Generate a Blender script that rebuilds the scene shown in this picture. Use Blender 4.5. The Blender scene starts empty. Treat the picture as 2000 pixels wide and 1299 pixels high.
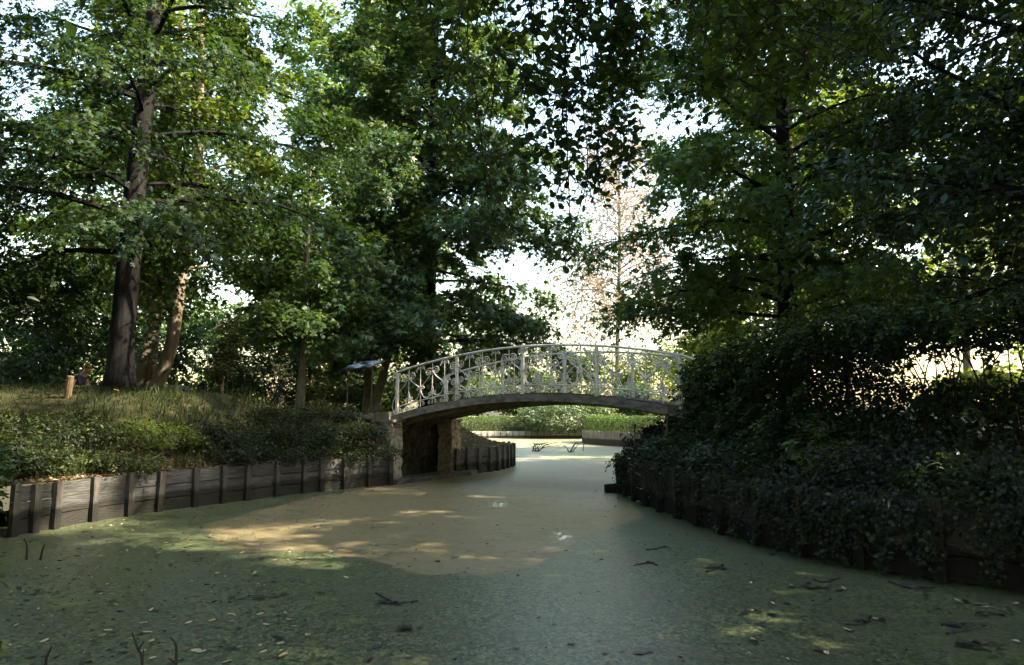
import bpy, math, random
import numpy as np
from mathutils import Vector, Matrix

rng = np.random.default_rng(11)
random.seed(5)
sc = bpy.context.scene
C = sc.collection

# ------------------------------------------------------------------ camera, light, exposure
FPX, HOR, CAMZ = 1400.0, 810.0, 1.7
PITCH = math.atan((HOR - 649.5) / FPX)
cam_d = bpy.data.cameras.new('camera')
cam = bpy.data.objects.new('camera', cam_d)
C.objects.link(cam)
cam.location = (0, 0, CAMZ)
cam.rotation_euler = (math.pi / 2 + PITCH, 0, 0)
cam_d.sensor_width = 36.0
cam_d.lens = FPX / 2000 * 36
cam_d.clip_end = 3000
cam_d.clip_start = 0.05
sc.camera = cam

SUN_EL = math.radians(43)
SUN_AZ = math.atan2(0.94, -0.20)          # from +Y, clockwise
SUN_DIR = Vector((math.sin(SUN_AZ) * math.cos(SUN_EL), math.cos(SUN_AZ) * math.cos(SUN_EL), math.sin(SUN_EL)))
w = bpy.data.worlds.new('World')
sc.world = w
w.use_nodes = True
nt = w.node_tree
sky = nt.nodes.new('ShaderNodeTexSky')
sky.sky_type = 'NISHITA'
sky.sun_disc = False
sky.sun_elevation = SUN_EL
sky.sun_rotation = SUN_AZ
sky.air_density = 1.9
sky.dust_density = 2.5
sky.ozone_density = 1.0
bg = nt.nodes['Background']
bg.inputs[1].default_value = 0.15
nt.links.new(sky.outputs[0], bg.inputs[0])
sun_l = bpy.data.lights.new('sun', 'SUN')
sun_l.energy = 5.0
sun_l.angle = math.radians(0.6)
sun_l.color = (1.0, 0.88, 0.70)
sun = bpy.data.objects.new('sun', sun_l)
C.objects.link(sun)
sun.rotation_euler = SUN_DIR.to_track_quat('Z', 'Y').to_euler()
sc.view_settings.view_transform = 'Standard'
sc.view_settings.look = 'None'
sc.view_settings.gamma = 1.0
sc.view_settings.exposure = 2.2
cy = sc.cycles
cy.max_bounces = 4
cy.diffuse_bounces = 2
cy.use_adaptive_sampling = True
cy.adaptive_threshold = 0.03
cy.glossy_bounces = 2
cy.transmission_bounces = 3
cy.transparent_max_bounces = 4
cy.use_denoising = True
cy.caustics_reflective = False
cy.caustics_refractive = False


def ray(px, py):
    yv = (649.5 - py) / FPX
    return np.array(((px - 1000) / FPX, math.cos(PITCH) - yv * math.sin(PITCH), math.sin(PITCH) + yv * math.cos(PITCH)))


def at(px, py, Y):
    d = ray(px, py)
    k = Y / d[1]
    return np.array((d[0] * k, Y, CAMZ + d[2] * k))


# ------------------------------------------------------------------ helpers
def tag(o, label=None, cat=None, group=None, kind=None):
    if label: o['label'] = label
    if cat: o['category'] = cat
    if group: o['group'] = group
    if kind: o['kind'] = kind
    return o


def empty(name, loc=(0, 0, 0), label=None, cat=None, group=None, rz=0.0):
    o = bpy.data.objects.new(name, None)
    C.objects.link(o)
    o.location = tuple(float(v) for v in loc)
    o.rotation_euler.z = rz
    o.empty_display_size = 0.2
    return tag(o, label, cat, group)


def link(name, me, mat, parent=None, smooth=False):
    if mat and not me.materials:
        me.materials.append(mat)
    o = bpy.data.objects.new(name, me)
    C.objects.link(o)
    if parent is not None:
        o.parent = parent
    if smooth:
        me.polygons.foreach_set('use_smooth', np.ones(len(me.polygons), dtype=bool))
    return o


def mesh_np(name, V, F, tint=None):
    V = np.ascontiguousarray(V, dtype=np.float32)
    F = np.ascontiguousarray(F, dtype=np.int32)
    me = bpy.data.meshes.new(name)
    n, k = F.shape
    me.vertices.add(len(V))
    me.vertices.foreach_set('co', V.ravel())
    me.loops.add(n * k)
    me.loops.foreach_set('vertex_index', F.ravel())
    me.polygons.add(n)
    me.polygons.foreach_set('loop_start', np.arange(0, n * k, k, dtype=np.int32))
    me.polygons.foreach_set('loop_total', np.full(n, k, dtype=np.int32))
    if tint is not None:
        a = me.attributes.new('tint', 'FLOAT', 'POINT')
        a.data.foreach_set('value', np.ascontiguousarray(tint, dtype=np.float32))
    me.update(calc_edges=True)
    return me


class MB:
    def __init__(s):
        s.V = []
        s.F = []

    def add(s, V, F):
        b = len(s.V)
        s.V.extend([tuple(map(float, v)) for v in V])
        s.F.extend([tuple(b + i for i in f) for f in F])
        return s

    def box(s, c, ax, ay, az, hx, hy, hz, jit=0.0):
        c, ax, ay, az = map(np.asarray, (c, ax, ay, az))
        V = []
        for sx in (-1, 1):
            for sy in (-1, 1):
                for sz in (-1, 1):
                    V.append(c + ax * sx * hx + ay * sy * hy + az * sz * hz + rng.normal(0, 1, 3) * jit)
        s.add(V, [(0, 1, 3, 2), (4, 6, 7, 5), (0, 4, 5, 1), (2, 3, 7, 6), (0, 2, 6, 4), (1, 5, 7, 3)])
        return s

    def tube(s, P, R, n=6, caps=True):
        P = np.asarray(P, float)
        m = len(P)
        R = np.broadcast_to(np.asarray(R, float), (m,))
        T = np.gradient(P, axis=0)
        T /= np.linalg.norm(T, axis=1)[:, None] + 1e-9
        ref = np.array((0, 0, 1.0)) if abs(T[0][2]) < 0.9 else np.array((1.0, 0, 0))
        V = []
        u = np.cross(T[0], ref)
        u /= np.linalg.norm(u)
        for i in range(m):
            u = u - T[i] * np.dot(u, T[i])
            u /= np.linalg.norm(u) + 1e-9
            v = np.cross(T[i], u)
            for k in range(n):
                a = 2 * math.pi * k / n
                V.append(P[i] + R[i] * (u * math.cos(a) + v * math.sin(a)))
        F = []
        for i in range(m - 1):
            for k in range(n):
                k2 = (k + 1) % n
                F.append((i * n + k, i * n + k2, (i + 1) * n + k2, (i + 1) * n + k))
        if caps:
            F.append(tuple(range(n - 1, -1, -1)))
            F.append(tuple((m - 1) * n + k for k in range(n)))
        s.add(V, F)
        return s

    def mesh(s, name):
        me = bpy.data.meshes.new(name)
        me.from_pydata(s.V, [], s.F)
        me.update()
        return me

    def build(s, name, mat, parent=None, smooth=False):
        return link(name, s.mesh(name), mat, parent, smooth)


def spline(P, n):
    P = np.asarray(P, float)
    t = np.linspace(0, len(P) - 1, n)
    Q = np.vstack([2 * P[0] - P[1], P, 2 * P[-1] - P[-2]])
    out = []
    for x in t:
        i = min(int(x), len(P) - 2)
        f = x - i
        a, b, c, d = Q[i], Q[i + 1], Q[i + 2], Q[i + 3]
        out.append(0.5 * (2 * b + (c - a) * f + (2 * a - 5 * b + 4 * c - d) * f * f + (3 * b - a - 3 * c + d) * f ** 3))
    return np.array(out)


# ------------------------------------------------------------------ materials
def newmat(name):
    m = bpy.data.materials.new(name)
    m.use_nodes = True
    return m, m.node_tree.nodes, m.node_tree.links, m.node_tree.nodes['Principled BSDF']


def ramp(N, stops):
    r = N.new('ShaderNodeValToRGB')
    e = r.color_ramp.elements
    while len(e) < len(stops):
        e.new(0.5)
    for i, (p, c) in enumerate(stops):
        e[i].position = p
        e[i].color = (c[0], c[1], c[2], 1)
    return r


def leaf_mat(name, c0, c1, c2, trans=0.35, rough=0.5, spec=0.3, tcol=(2.1, 1.9, 0.55)):
    m, N, L, P = newmat(name)
    a = N.new('ShaderNodeAttribute')
    a.attribute_name = 'tint'
    r = ramp(N, [(0.0, c0), (0.6, c1), (1.0, c2)])
    L.new(a.outputs['Fac'], r.inputs[0])
    L.new(r.outputs[0], P.inputs['Base Color'])
    P.inputs['Roughness'].default_value = rough
    P.inputs['Specular IOR Level'].default_value = spec
    t = N.new('ShaderNodeBsdfTranslucent')
    mul = N.new('ShaderNodeMix')
    mul.data_type = 'RGBA'
    mul.blend_type = 'MULTIPLY'
    mul.inputs[0].default_value = 1.0
    mul.clamp_result = False
    mul.inputs[7].default_value = (tcol[0], tcol[1], tcol[2], 1)
    L.new(r.outputs[0], mul.inputs[6])
    L.new(mul.outputs[2], t.inputs[0])
    mx = N.new('ShaderNodeMixShader')
    mx.inputs[0].default_value = trans
    L.new(P.outputs[0], mx.inputs[1])
    L.new(t.outputs[0], mx.inputs[2])
    L.new(mx.outputs[0], N['Material Output'].inputs[0])
    return m


def surf_mat(name, ca, cb, scale=4.0, rough=0.8, stretch=(1, 1, 1), bump=0.3, bscale=None, spec=0.2, detail=8, stain=None, cc=None):
    """noise-mixed surface; stain=(height, colour) gives a waterline stain below that world height"""
    m, N, L, P = newmat(name)
    tc = N.new('ShaderNodeNewGeometry')
    mp = N.new('ShaderNodeMapping')
    mp.inputs['Scale'].default_value = stretch
    L.new(tc.outputs['Position'], mp.inputs[0])
    n = N.new('ShaderNodeTexNoise')
    n.inputs['Scale'].default_value = scale
    n.inputs['Detail'].default_value = detail
    n.inputs['Roughness'].default_value = 0.65
    L.new(mp.outputs[0], n.inputs['Vector'])
    stops = [(0.32, ca), (0.68, cb)] if cc is None else [(0.3, ca), (0.5, cb), (0.68, cc)]
    r = ramp(N, stops)
    L.new(n.outputs[0], r.inputs[0])
    col = r.outputs[0]
    # broad soiling
    n2 = N.new('ShaderNodeTexNoise')
    n2.inputs['Scale'].default_value = scale * 0.18
    n2.inputs['Detail'].default_value = 4
    L.new(tc.outputs['Position'], n2.inputs['Vector'])
    r2 = ramp(N, [(0.3, (0.6, 0.62, 0.58)), (0.7, (1.1, 1.08, 1.05))])
    L.new(n2.outputs[0], r2.inputs[0])
    mu = N.new('ShaderNodeMix')
    mu.data_type = 'RGBA'
    mu.blend_type = 'MULTIPLY'
    mu.inputs[0].default_value = 1.0
    L.new(col, mu.inputs[6])
    L.new(r2.outputs[0], mu.inputs[7])
    col = mu.outputs[2]
    if stain:
        sx = N.new('ShaderNodeSeparateXYZ')
        L.new(tc.outputs['Position'], sx.inputs[0])
        ad = N.new('ShaderNodeMath')
        ad.operation = 'MULTIPLY_ADD'
        L.new(n2.outputs[0], ad.inputs[0])
        ad.inputs[1].default_value = -0.12
        L.new(sx.outputs[2], ad.inputs[2])
        mr = N.new('ShaderNodeMapRange')
        mr.inputs[1].default_value = stain[0] - 0.09
        mr.inputs[2].default_value = stain[0] - 0.03
        L.new(ad.outputs[0], mr.inputs[0])
        mm = N.new('ShaderNodeMix')
        mm.data_type = 'RGBA'
        L.new(mr.outputs[0], mm.inputs[0])
        mm.inputs[6].default_value = (*stain[1], 1)
        L.new(col, mm.inputs[7])
        col = mm.outputs[2]
    L.new(col, P.inputs['Base Color'])
    P.inputs['Roughness'].default_value = rough
    P.inputs['Specular IOR Level'].default_value = spec
    if bump:
        b = N.new('ShaderNodeBump')
        b.inputs['Strength'].default_value = bump
        b.inputs['Distance'].default_value = 0.03
        n3 = N.new('ShaderNodeTexNoise')
        n3.inputs['Scale'].default_value = bscale or scale * 2
        n3.inputs['Detail'].default_value = 6
        L.new(mp.outputs[0], n3.inputs['Vector'])
        L.new(n3.outputs[0], b.inputs['Height'])
        L.new(b.outputs[0], P.inputs['Normal'])
    return m


def flat_mat(name, c, rough=0.6, spec=0.3, metal=0.0):
    m, N, L, P = newmat(name)
    n = N.new('ShaderNodeTexNoise')
    n.inputs['Scale'].default_value = 18
    r = ramp(N, [(0.3, [x * 0.8 for x in c]), (0.7, [min(1, x * 1.15) for x in c])])
    L.new(n.outputs[0], r.inputs[0])
    L.new(r.outputs[0], P.inputs['Base Color'])
    P.inputs['Roughness'].default_value = rough
    P.inputs['Specular IOR Level'].default_value = spec
    P.inputs['Metallic'].default_value = metal
    return m


M = {}
M['pinoak_leaf'] = leaf_mat('pinoak_leaf', (0.014, 0.034, 0.014), (0.030, 0.062, 0.024), (0.070, 0.105, 0.034), 0.38, 0.5, 0.25)  # pin oak green, toned down to stand for the shade on the left oak
M['oak_leaf'] = leaf_mat('oak_leaf', (0.028, 0.060, 0.020), (0.060, 0.112, 0.036), (0.110, 0.160, 0.048), 0.42)
M['gum_leaf'] = leaf_mat('gum_leaf', (0.036, 0.074, 0.034), (0.070, 0.125, 0.055), (0.120, 0.170, 0.070), 0.38, 0.42, 0.4)
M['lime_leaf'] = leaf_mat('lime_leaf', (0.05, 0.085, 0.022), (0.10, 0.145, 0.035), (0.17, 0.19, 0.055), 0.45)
M['dark_leaf'] = leaf_mat('dark_leaf', (0.014, 0.030, 0.014), (0.028, 0.056, 0.024), (0.050, 0.085, 0.032), 0.25)
M['laurel_leaf'] = leaf_mat('laurel_leaf', (0.016, 0.038, 0.018), (0.034, 0.070, 0.030), (0.060, 0.105, 0.045), 0.25, 0.5, 0.25)
M['round_leaf'] = leaf_mat('round_leaf', (0.022, 0.044, 0.015), (0.045, 0.082, 0.026), (0.095, 0.150, 0.036), 0.45)
M['copper_leaf'] = leaf_mat('copper_leaf', (0.20, 0.145, 0.10), (0.30, 0.23, 0.165), (0.38, 0.31, 0.24), 0.4, tcol=(1.2, 1.0, 0.75))
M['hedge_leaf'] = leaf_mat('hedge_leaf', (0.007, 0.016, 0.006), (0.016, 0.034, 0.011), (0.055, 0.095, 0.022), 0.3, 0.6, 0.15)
M['box_leaf'] = leaf_mat('box_leaf', (0.04, 0.08, 0.022), (0.075, 0.13, 0.032), (0.12, 0.18, 0.05), 0.3)
M['bank_leaf'] = leaf_mat('bank_leaf', (0.008, 0.016, 0.005), (0.018, 0.032, 0.009), (0.065, 0.080, 0.020), 0.35)
M['rhodo_leaf'] = leaf_mat('rhodo_leaf', (0.06, 0.10, 0.05), (0.11, 0.16, 0.08), (0.18, 0.22, 0.12), 0.25, 0.4, 0.5)
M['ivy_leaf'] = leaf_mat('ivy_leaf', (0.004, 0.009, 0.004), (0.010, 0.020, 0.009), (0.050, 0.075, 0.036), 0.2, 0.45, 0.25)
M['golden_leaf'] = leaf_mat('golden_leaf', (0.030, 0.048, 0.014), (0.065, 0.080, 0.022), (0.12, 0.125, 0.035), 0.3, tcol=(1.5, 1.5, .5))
M['cream_leaf'] = leaf_mat('cream_leaf', (0.10, 0.11, 0.04), (0.20, 0.19, 0.08), (0.32, 0.29, 0.15), 0.35, tcol=(1.3, 1.3, .7))
M['dry_leaf'] = leaf_mat('dry_leaf', (0.16, 0.12, 0.065), (0.26, 0.20, 0.11), (0.36, 0.30, 0.18), 0.35, tcol=(1.1, 1, 0.8))
M['grass'] = leaf_mat('grass', (0.016, 0.030, 0.008), (0.032, 0.050, 0.012), (0.075, 0.085, 0.024), 0.3)
M['litter'] = leaf_mat('litter', (0.09, 0.055, 0.03), (0.19, 0.13, 0.08), (0.36, 0.29, 0.21), 0.1, 0.7)
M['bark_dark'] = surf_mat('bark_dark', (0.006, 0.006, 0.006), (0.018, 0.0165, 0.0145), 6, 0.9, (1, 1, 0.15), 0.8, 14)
M['bark_pale'] = surf_mat('bark_pale', (0.10, 0.075, 0.055), (0.34, 0.26, 0.19), 7, 0.9, (1, 1, 0.12), 0.9, 12)
M['bark_grey'] = surf_mat('bark_grey', (0.09, 0.08, 0.06), (0.22, 0.19, 0.14), 8, 0.9, (1, 1, 0.4), 0.5, 16)
M['twig'] = flat_mat('twig', (0.03, 0.024, 0.018), 0.8)
M['twig_dry'] = flat_mat('twig_dry', (0.30, 0.22, 0.13), 0.8)
M['ground'] = surf_mat('ground_soil', (0.020, 0.026, 0.009), (0.042, 0.044, 0.017), 5, 0.95, bump=0.8, bscale=12, cc=(0.065, 0.050, 0.028))
M['path'] = surf_mat('path_gravel', (0.30, 0.25, 0.19), (0.50, 0.43, 0.35), 30, 0.95, bump=0.4, bscale=60)
M['bed'] = flat_mat('pond_bed', (0.03, 0.03, 0.02), 0.9)
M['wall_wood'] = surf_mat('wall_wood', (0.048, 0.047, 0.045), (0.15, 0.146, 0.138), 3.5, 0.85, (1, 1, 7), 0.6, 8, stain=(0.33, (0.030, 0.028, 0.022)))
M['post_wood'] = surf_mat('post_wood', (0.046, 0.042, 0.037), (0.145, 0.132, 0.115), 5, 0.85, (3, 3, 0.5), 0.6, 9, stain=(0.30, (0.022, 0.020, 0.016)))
M['pale_wall'] = surf_mat('pale_wall', (0.42, 0.36, 0.32), (0.68, 0.60, 0.55), 4, 0.85, (1, 1, 3), 0.4, 9, stain=(0.17, (0.10, 0.08, 0.06)))
M['palisade'] = surf_mat('palisade_wood', (0.20, 0.165, 0.135), (0.40, 0.345, 0.30), 5, 0.85, (2, 2, 0.5), 0.4, 9, stain=(0.34, (0.085, 0.062, 0.045)))
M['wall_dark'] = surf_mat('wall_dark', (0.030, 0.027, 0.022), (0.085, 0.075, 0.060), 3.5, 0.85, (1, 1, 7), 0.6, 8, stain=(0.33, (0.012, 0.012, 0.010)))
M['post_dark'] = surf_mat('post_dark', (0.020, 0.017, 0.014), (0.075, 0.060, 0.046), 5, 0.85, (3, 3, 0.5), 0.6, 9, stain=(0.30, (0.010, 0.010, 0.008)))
M['stake'] = surf_mat('stake_wood', (0.13, 0.085, 0.05), (0.27, 0.19, 0.12), 9, 0.85, (3, 3, 0.4), 0.4, 12)
M['iron'] = surf_mat('painted_iron', (0.36, 0.29, 0.22), (0.76, 0.71, 0.62), 10, 0.55, bump=0.15, spec=0.35, cc=(0.86, 0.82, 0.73))
M['beam'] = surf_mat('bridge_beam', (0.085, 0.077, 0.066), (0.27, 0.245, 0.21), 5, 0.85, (1, 1, 2), 0.4, 14)
M['deck'] = surf_mat('bridge_deck', (0.05, 0.045, 0.038), (0.13, 0.115, 0.095), 6, 0.9, bump=0.3)
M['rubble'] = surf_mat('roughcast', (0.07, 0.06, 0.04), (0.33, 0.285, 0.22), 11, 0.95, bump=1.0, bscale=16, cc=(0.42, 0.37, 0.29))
M['rubble_shaded'] = surf_mat('mossy_shaded_stone', (0.006, 0.007, 0.004), (0.022, 0.020, 0.013), 9, 0.95, bump=1.0, bscale=14, cc=(0.060, 0.055, 0.032))  # mossy stone, darkened further to paint in the shade under the bridge
M['stone'] = surf_mat('cap_stone', (0.13, 0.115, 0.095), (0.30, 0.27, 0.225), 7, 0.9, bump=0.4)
M['black_metal'] = flat_mat('black_metal', (0.02, 0.02, 0.022), 0.4, 0.5)
M['sign_wood'] = flat_mat('sign_wood', (0.20, 0.16, 0.10), 0.7)
M['sign_white'] = flat_mat('sign_white', (0.7, 0.7, 0.72), 0.4)
M['sign_green'] = flat_mat('sign_green', (0.20, 0.25, 0.10), 0.6)
M['skin'] = flat_mat('skin', (0.50, 0.30, 0.22), 0.5)
M['hair'] = flat_mat('hair', (0.10, 0.055, 0.028), 0.6)
M['shirt'] = flat_mat('shirt', (0.045, 0.045, 0.085), 0.9)
M['jeans'] = flat_mat('jeans', (0.03, 0.035, 0.05), 0.9)
M['phone'] = flat_mat('phone', (0.015, 0.015, 0.016), 0.2, 0.5)
M['rail_rust'] = M['iron']

# ------------------------------------------------------------------ pond outline (x, y, rim height)
U = np.array((6.4, -3.8, 0.0)); SPAN = np.linalg.norm(U); U /= SPAN       # bridge direction
VV = np.array((-U[1], U[0], 0.0))                                          # across the bridge, away from the camera
P0 = np.array((-2.95, 18.5, 0.0))
BW = 2.14
POND = [(-2.6, 1.9, .12), (-3.7, 3.3, .15), (-4.3, 4.9, .25), (-5.6, 6.6, .45), (-7.2, 8.4, .66), (-7.45, 9.8, .68), (-7.06, 11.0, .68), (-6.6, 12.3, .68), (-5.7, 14.1, .68),
        (-4.74, 16.0, .68), (-3.65, 17.3, .68), (-3.12, 17.75, .68), (-3.30, 18.1, .8), (-3.78, 18.6, 1.5), (-2.24, 21.25, 1.5), (-1.85, 20.95, 1.2), (-1.62, 20.62, .72), (-1.15, 21.2, .70), (-.6, 22.0, .70), (-.15, 23.4, .70),
        (.02, 24.7, .70), (-.15, 25.8, .70), (-.7, 26.8, .70), (-1.6, 27.4, .70), (-3.2, 28.6, .70), (-4.6, 32, .6), (-5.6, 38, .55), (-6.2, 44, .5), (-6.2, 48.5, .5),
        (-5.0, 51.5, .5), (-3.4, 52.8, .5), (0, 53.2, .5), (3, 53.2, .5), (5.6, 52.8, .5), (6.8, 50.5, .55), (6.6, 48.2, .65), (5.2, 46.6, .7), (4.5, 45.0, .7),
        (4.4, 43.2, .7), (4.75, 41.6, .72), (5.5, 39.8, .74), (6.5, 38.0, .74), (7.4, 36.2, .74), (8.0, 33, .7), (7.8, 28, .7), (6.6, 23.5, .7), (4.9, 20.2, .8), (4.2, 18.6, 1.2), (3.75, 17.7, 1.45), (3.2, 16.8, 1.45), (2.95, 16.4, .9), (2.42, 16.15, .85),
        (2.44, 15.2, .80), (2.55, 13.8, .80), (2.75, 12.3, .80), (3.0, 10.8, .80), (3.4, 9.3, .80), (4.1, 8.0, .80), (5.2, 6.9, .80), (6.8, 5.7, .8), (7.8, 4.0, .6), (6.8, 2.2, .3), (4.0, 1.3, .15), (1, 1.0, .1)]
PA = np.array(POND)


def seg_info(X, Y):
    """signed distance (outside positive), nearest point and rim height for arrays"""
    P = np.stack([X, Y], -1).astype(float)
    best = np.full(X.shape, 1e9)
    near = np.zeros(P.shape)
    rim = np.zeros(X.shape)
    inside = np.zeros(X.shape, bool)
    n = len(PA)
    for i in range(n):
        a, b = PA[i], PA[(i + 1) % n]
        d = b[:2] - a[:2]
        t = np.clip(((P - a[:2]) @ d) / (d @ d), 0, 1)
        q = a[:2] + t[..., None] * d
        dist = np.linalg.norm(P - q, axis=-1)
        m = dist < best
        best = np.where(m, dist, best)
        near = np.where(m[..., None], q, near)
        rim = np.where(m, a[2] + t * (b[2] - a[2]), rim)
        c = ((a[1] > P[..., 1]) != (b[1] > P[..., 1]))
        with np.errstate(divide='ignore', invalid='ignore'):
            xi = (b[0] - a[0]) * (P[..., 1] - a[1]) / (b[1] - a[1] + 1e-12) + a[0]
        inside ^= c & (P[..., 0] < xi)
    return np.where(inside, -best, best), near, rim


def sstep(a, b, x):
    t = np.clip((x - a) / (b - a), 0, 1)
    return t * t * (3 - 2 * t)


def terrain(X, Y, sd, rim):
    left = 1.30 + .42 * sstep(12.5, 16.5, Y) - 0.25 * sstep(22, 45, Y)
    amp = np.interp(X, [-22, -12, -10, -8, -6.7, -4.9, -4.0], [.68, .62, .58, .55, .44, .22, 0.0])
    left = left + amp * np.exp(-((Y - 16.6) / np.where(Y > 16.6, 1.5, 2.3)) ** 2)
    left = np.where(Y < 10, np.minimum(left, 1.2 + 0.1 * Y), left)
    right = 1.35 + 0.45 * np.exp(-(((X - 6) / 4) ** 2 + ((Y - 14.5) / 2.5) ** 2)) + 0.1 * sstep(25, 50, Y)
    t = np.where(X < 0.5, left, right)
    blend = sstep(-3, 3, X)
    t = left * (1 - blend) + right * blend
    far = sstep(50, 56, Y)
    t = t * (1 - far) + 1.5 * far
    near = sstep(6.5, 2.5, Y)
    t = t * (1 - near) + 0.3 * near + 0.6 * near * sstep(5, 12, np.abs(X))
    wid = np.where((X < -3) & (Y > 9) & (Y < 18), 2.0, 1.8)
    wid = np.where(Y > 26, 3.0, wid)
    k = sstep(0.1, 1.0, sd / wid)
    z = rim * (1 - k) + t * k
    # promontory beyond the bridge: a low bed
    prom = np.exp(-(((X + 1.3) / 1.1) ** 2 + ((Y - 24) / 2.6) ** 2))
    z = z * (1 - prom) + np.minimum(z, 0.72 + 0.25 * np.clip(-X - 0.6, 0, 2)) * prom
    z = z + 0.04 * np.sin(X * 1.7 + Y) * np.cos(Y * 1.3) * sstep(.4, 2, sd)
    return z + 6.0 * sstep(120, 600, np.hypot(X, Y))


def gz(x, y):
    X = np.atleast_1d(np.asarray(x, float)); Y = np.atleast_1d(np.asarray(y, float))
    sd, _, rim = seg_info(X, Y)
    r = terrain(X, Y, np.maximum(sd, 0), rim)
    return r if np.ndim(x) else float(r[0])


def nonuni(a, b, step, lim, k):
    core = np.arange(a, b + 1e-6, step)
    g = (np.geomspace(1, lim / 2 + 1, k) - 1)[1:] * 2
    return np.concatenate([(a - g)[::-1], core, b + g])


xs = nonuni(-16, 13, 0.3, 1400, 24)
ys = nonuni(-3, 60, 0.3, 1400, 24)
GX, GY = np.meshgrid(xs, ys)
sd, nearp, rim = seg_info(GX, GY)
snap = np.abs(sd) < 0.24
NX = np.where(snap, nearp[..., 0], GX)
NY = np.where(snap, nearp[..., 1], GY)
GZ = terrain(NX, NY, np.where(snap, 0, np.maximum(sd, 0)), rim)
inside = (sd < 0) & ~snap
idx = np.arange(GX.size).reshape(GX.shape)
Q = np.stack([idx[:-1, :-1], idx[:-1, 1:], idx[1:, 1:], idx[1:, :-1]], -1).reshape(-1, 4)
keep = ~inside.ravel()[Q].any(1)
allsnap = snap.ravel()[Q].all(1)
Q = Q[keep & ~allsnap]
gm = mesh_np('ground', np.stack([NX, NY, GZ], -1).reshape(-1, 3), Q)
tag(link('ground', gm, M['ground'], None, True), kind='structure')
bedm = MB().add([(-9, -1, -.7), (10, -1, -.7), (10, 56, -.7), (-9, 56, -.7)], [(0, 1, 2, 3)])
tag(bedm.build('pond_bed', M['bed']), kind='structure')


def sheet(name, pts, width, mat, dz=0.012, n=60):
    c = spline(pts, n)
    t = np.gradient(c, axis=0)
    t /= np.linalg.norm(t, axis=1)[:, None]
    nr = np.stack([-t[:, 1], t[:, 0]], 1)
    k = 7
    V = []
    for j in range(k):
        o = (j / (k - 1) - 0.5) * width * (1 + 0.05 * np.sin(np.arange(n) * 1.7 + j))
        p = c + nr * o[:, None]
        V.append(np.column_stack([p, gz(p[:, 0], p[:, 1]) + dz]))
    V = np.array(V)
    ii = np.arange(k * n).reshape(k, n)
    F = np.stack([ii[:-1, :-1], ii[:-1, 1:], ii[1:, 1:], ii[1:, :-1]], -1).reshape(-1, 4)[:, ::-1]
    return tag(link(name, mesh_np(name, V.reshape(-1, 3), F), mat, None, True), kind='structure')


sheet('path', [(-3.4, 19.8), (-5, 20.8), (-8, 22.0), (-14, 23), (-24, 24)], 1.9, M['path'], 0.05)
sheet('path', [(-26, 57.5), (-8, 57.6), (4, 57.8), (14, 57.0), (30, 55)], 3.0, M['path'], 0.05)
sheet('path', [(5.0, 14.6), (8.2, 13.2), (10.5, 11.0), (13.5, 9.0), (22, 7)], 3.2, M['path'], 0.05)
sheet('path', [(11.5, 30), (10.2, 38), (9.5, 46), (10, 56)], 3.6, M['path'], 0.05)

# ------------------------------------------------------------------ water with duckweed and brown film
SED = np.array([(-4.75, 11.2), (-4.0, 10.0), (-3.3, 9.15), (-2.4, 9.35), (-1.75, 8.75), (-1.35, 8.3), (-1.0, 7.95), (-.3, 7.85), (.15, 8.2), (.5, 8.95), (.95, 9.9), (1.5, 11.1), (2.15, 12.1), (2.3, 13.3), (2.1, 14.8), (2.4, 16.2), (3.4, 17.8),
                (9, 20), (9, 56), (-9, 56), (-9, 28), (-1.5, 21.0), (-3.0, 18.1), (-3.5, 16.8), (-4.1, 15.3), (-4.5, 13.4)])


def poly_sd(Pg, X, Y):
    P = np.stack([X, Y], -1)
    best = np.full(X.shape, 1e9)
    ins = np.zeros(X.shape, bool)
    for i in range(len(Pg)):
        a, b = Pg[i], Pg[(i + 1) % len(Pg)]
        d = b - a
        t = np.clip(((P - a) @ d) / (d @ d), 0, 1)
        best = np.minimum(best, np.linalg.norm(P - (a + t[..., None] * d), axis=-1))
        c = ((a[1] > P[..., 1]) != (b[1] > P[..., 1]))
        xi = (b[0] - a[0]) * (P[..., 1] - a[1]) / (b[1] - a[1] + 1e-12) + a[0]
        ins ^= c & (P[..., 0] < xi)
    return np.where(ins, -best, best)


wx = np.linspace(-9, 10, 150)
wy = np.concatenate([np.linspace(-1, 20, 190), np.linspace(20.3, 56, 70)])
WX, WY = np.meshgrid(wx, wy)
ssd = poly_sd(SED, WX, WY)
ii = np.arange(WX.size).reshape(WX.shape)
WQ = np.stack([ii[:-1, :-1], ii[:-1, 1:], ii[1:, 1:], ii[1:, :-1]], -1).reshape(-1, 4)
wm = mesh_np('water', np.stack([WX, WY, np.zeros_like(WX)], -1).reshape(-1, 3), WQ)


def fattr(me, name, arr):
    a = me.attributes.new(name, 'FLOAT', 'POINT')
    a.data.foreach_set('value', np.ascontiguousarray(arr.ravel(), dtype=np.float32))


fattr(wm, 'film', np.clip(0.5 - ssd * 1.1, 0, 1))
clear = np.maximum.reduce([np.exp(-(((WX + .25) / .33) ** 2 + ((WY - 14.0) / .8) ** 2)),
                           np.exp(-(((WX - .72) / .33) ** 2 + ((WY - 10.3) / 1.0) ** 2)),
                           0.8 * np.exp(-(((WX - 1.35) / .3) ** 2 + ((WY - 11.6) / .5) ** 2))])
fattr(wm, 'clear', clear)
fattr(wm, 'sunlit_scum', sstep(19, 30, WY))


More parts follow.
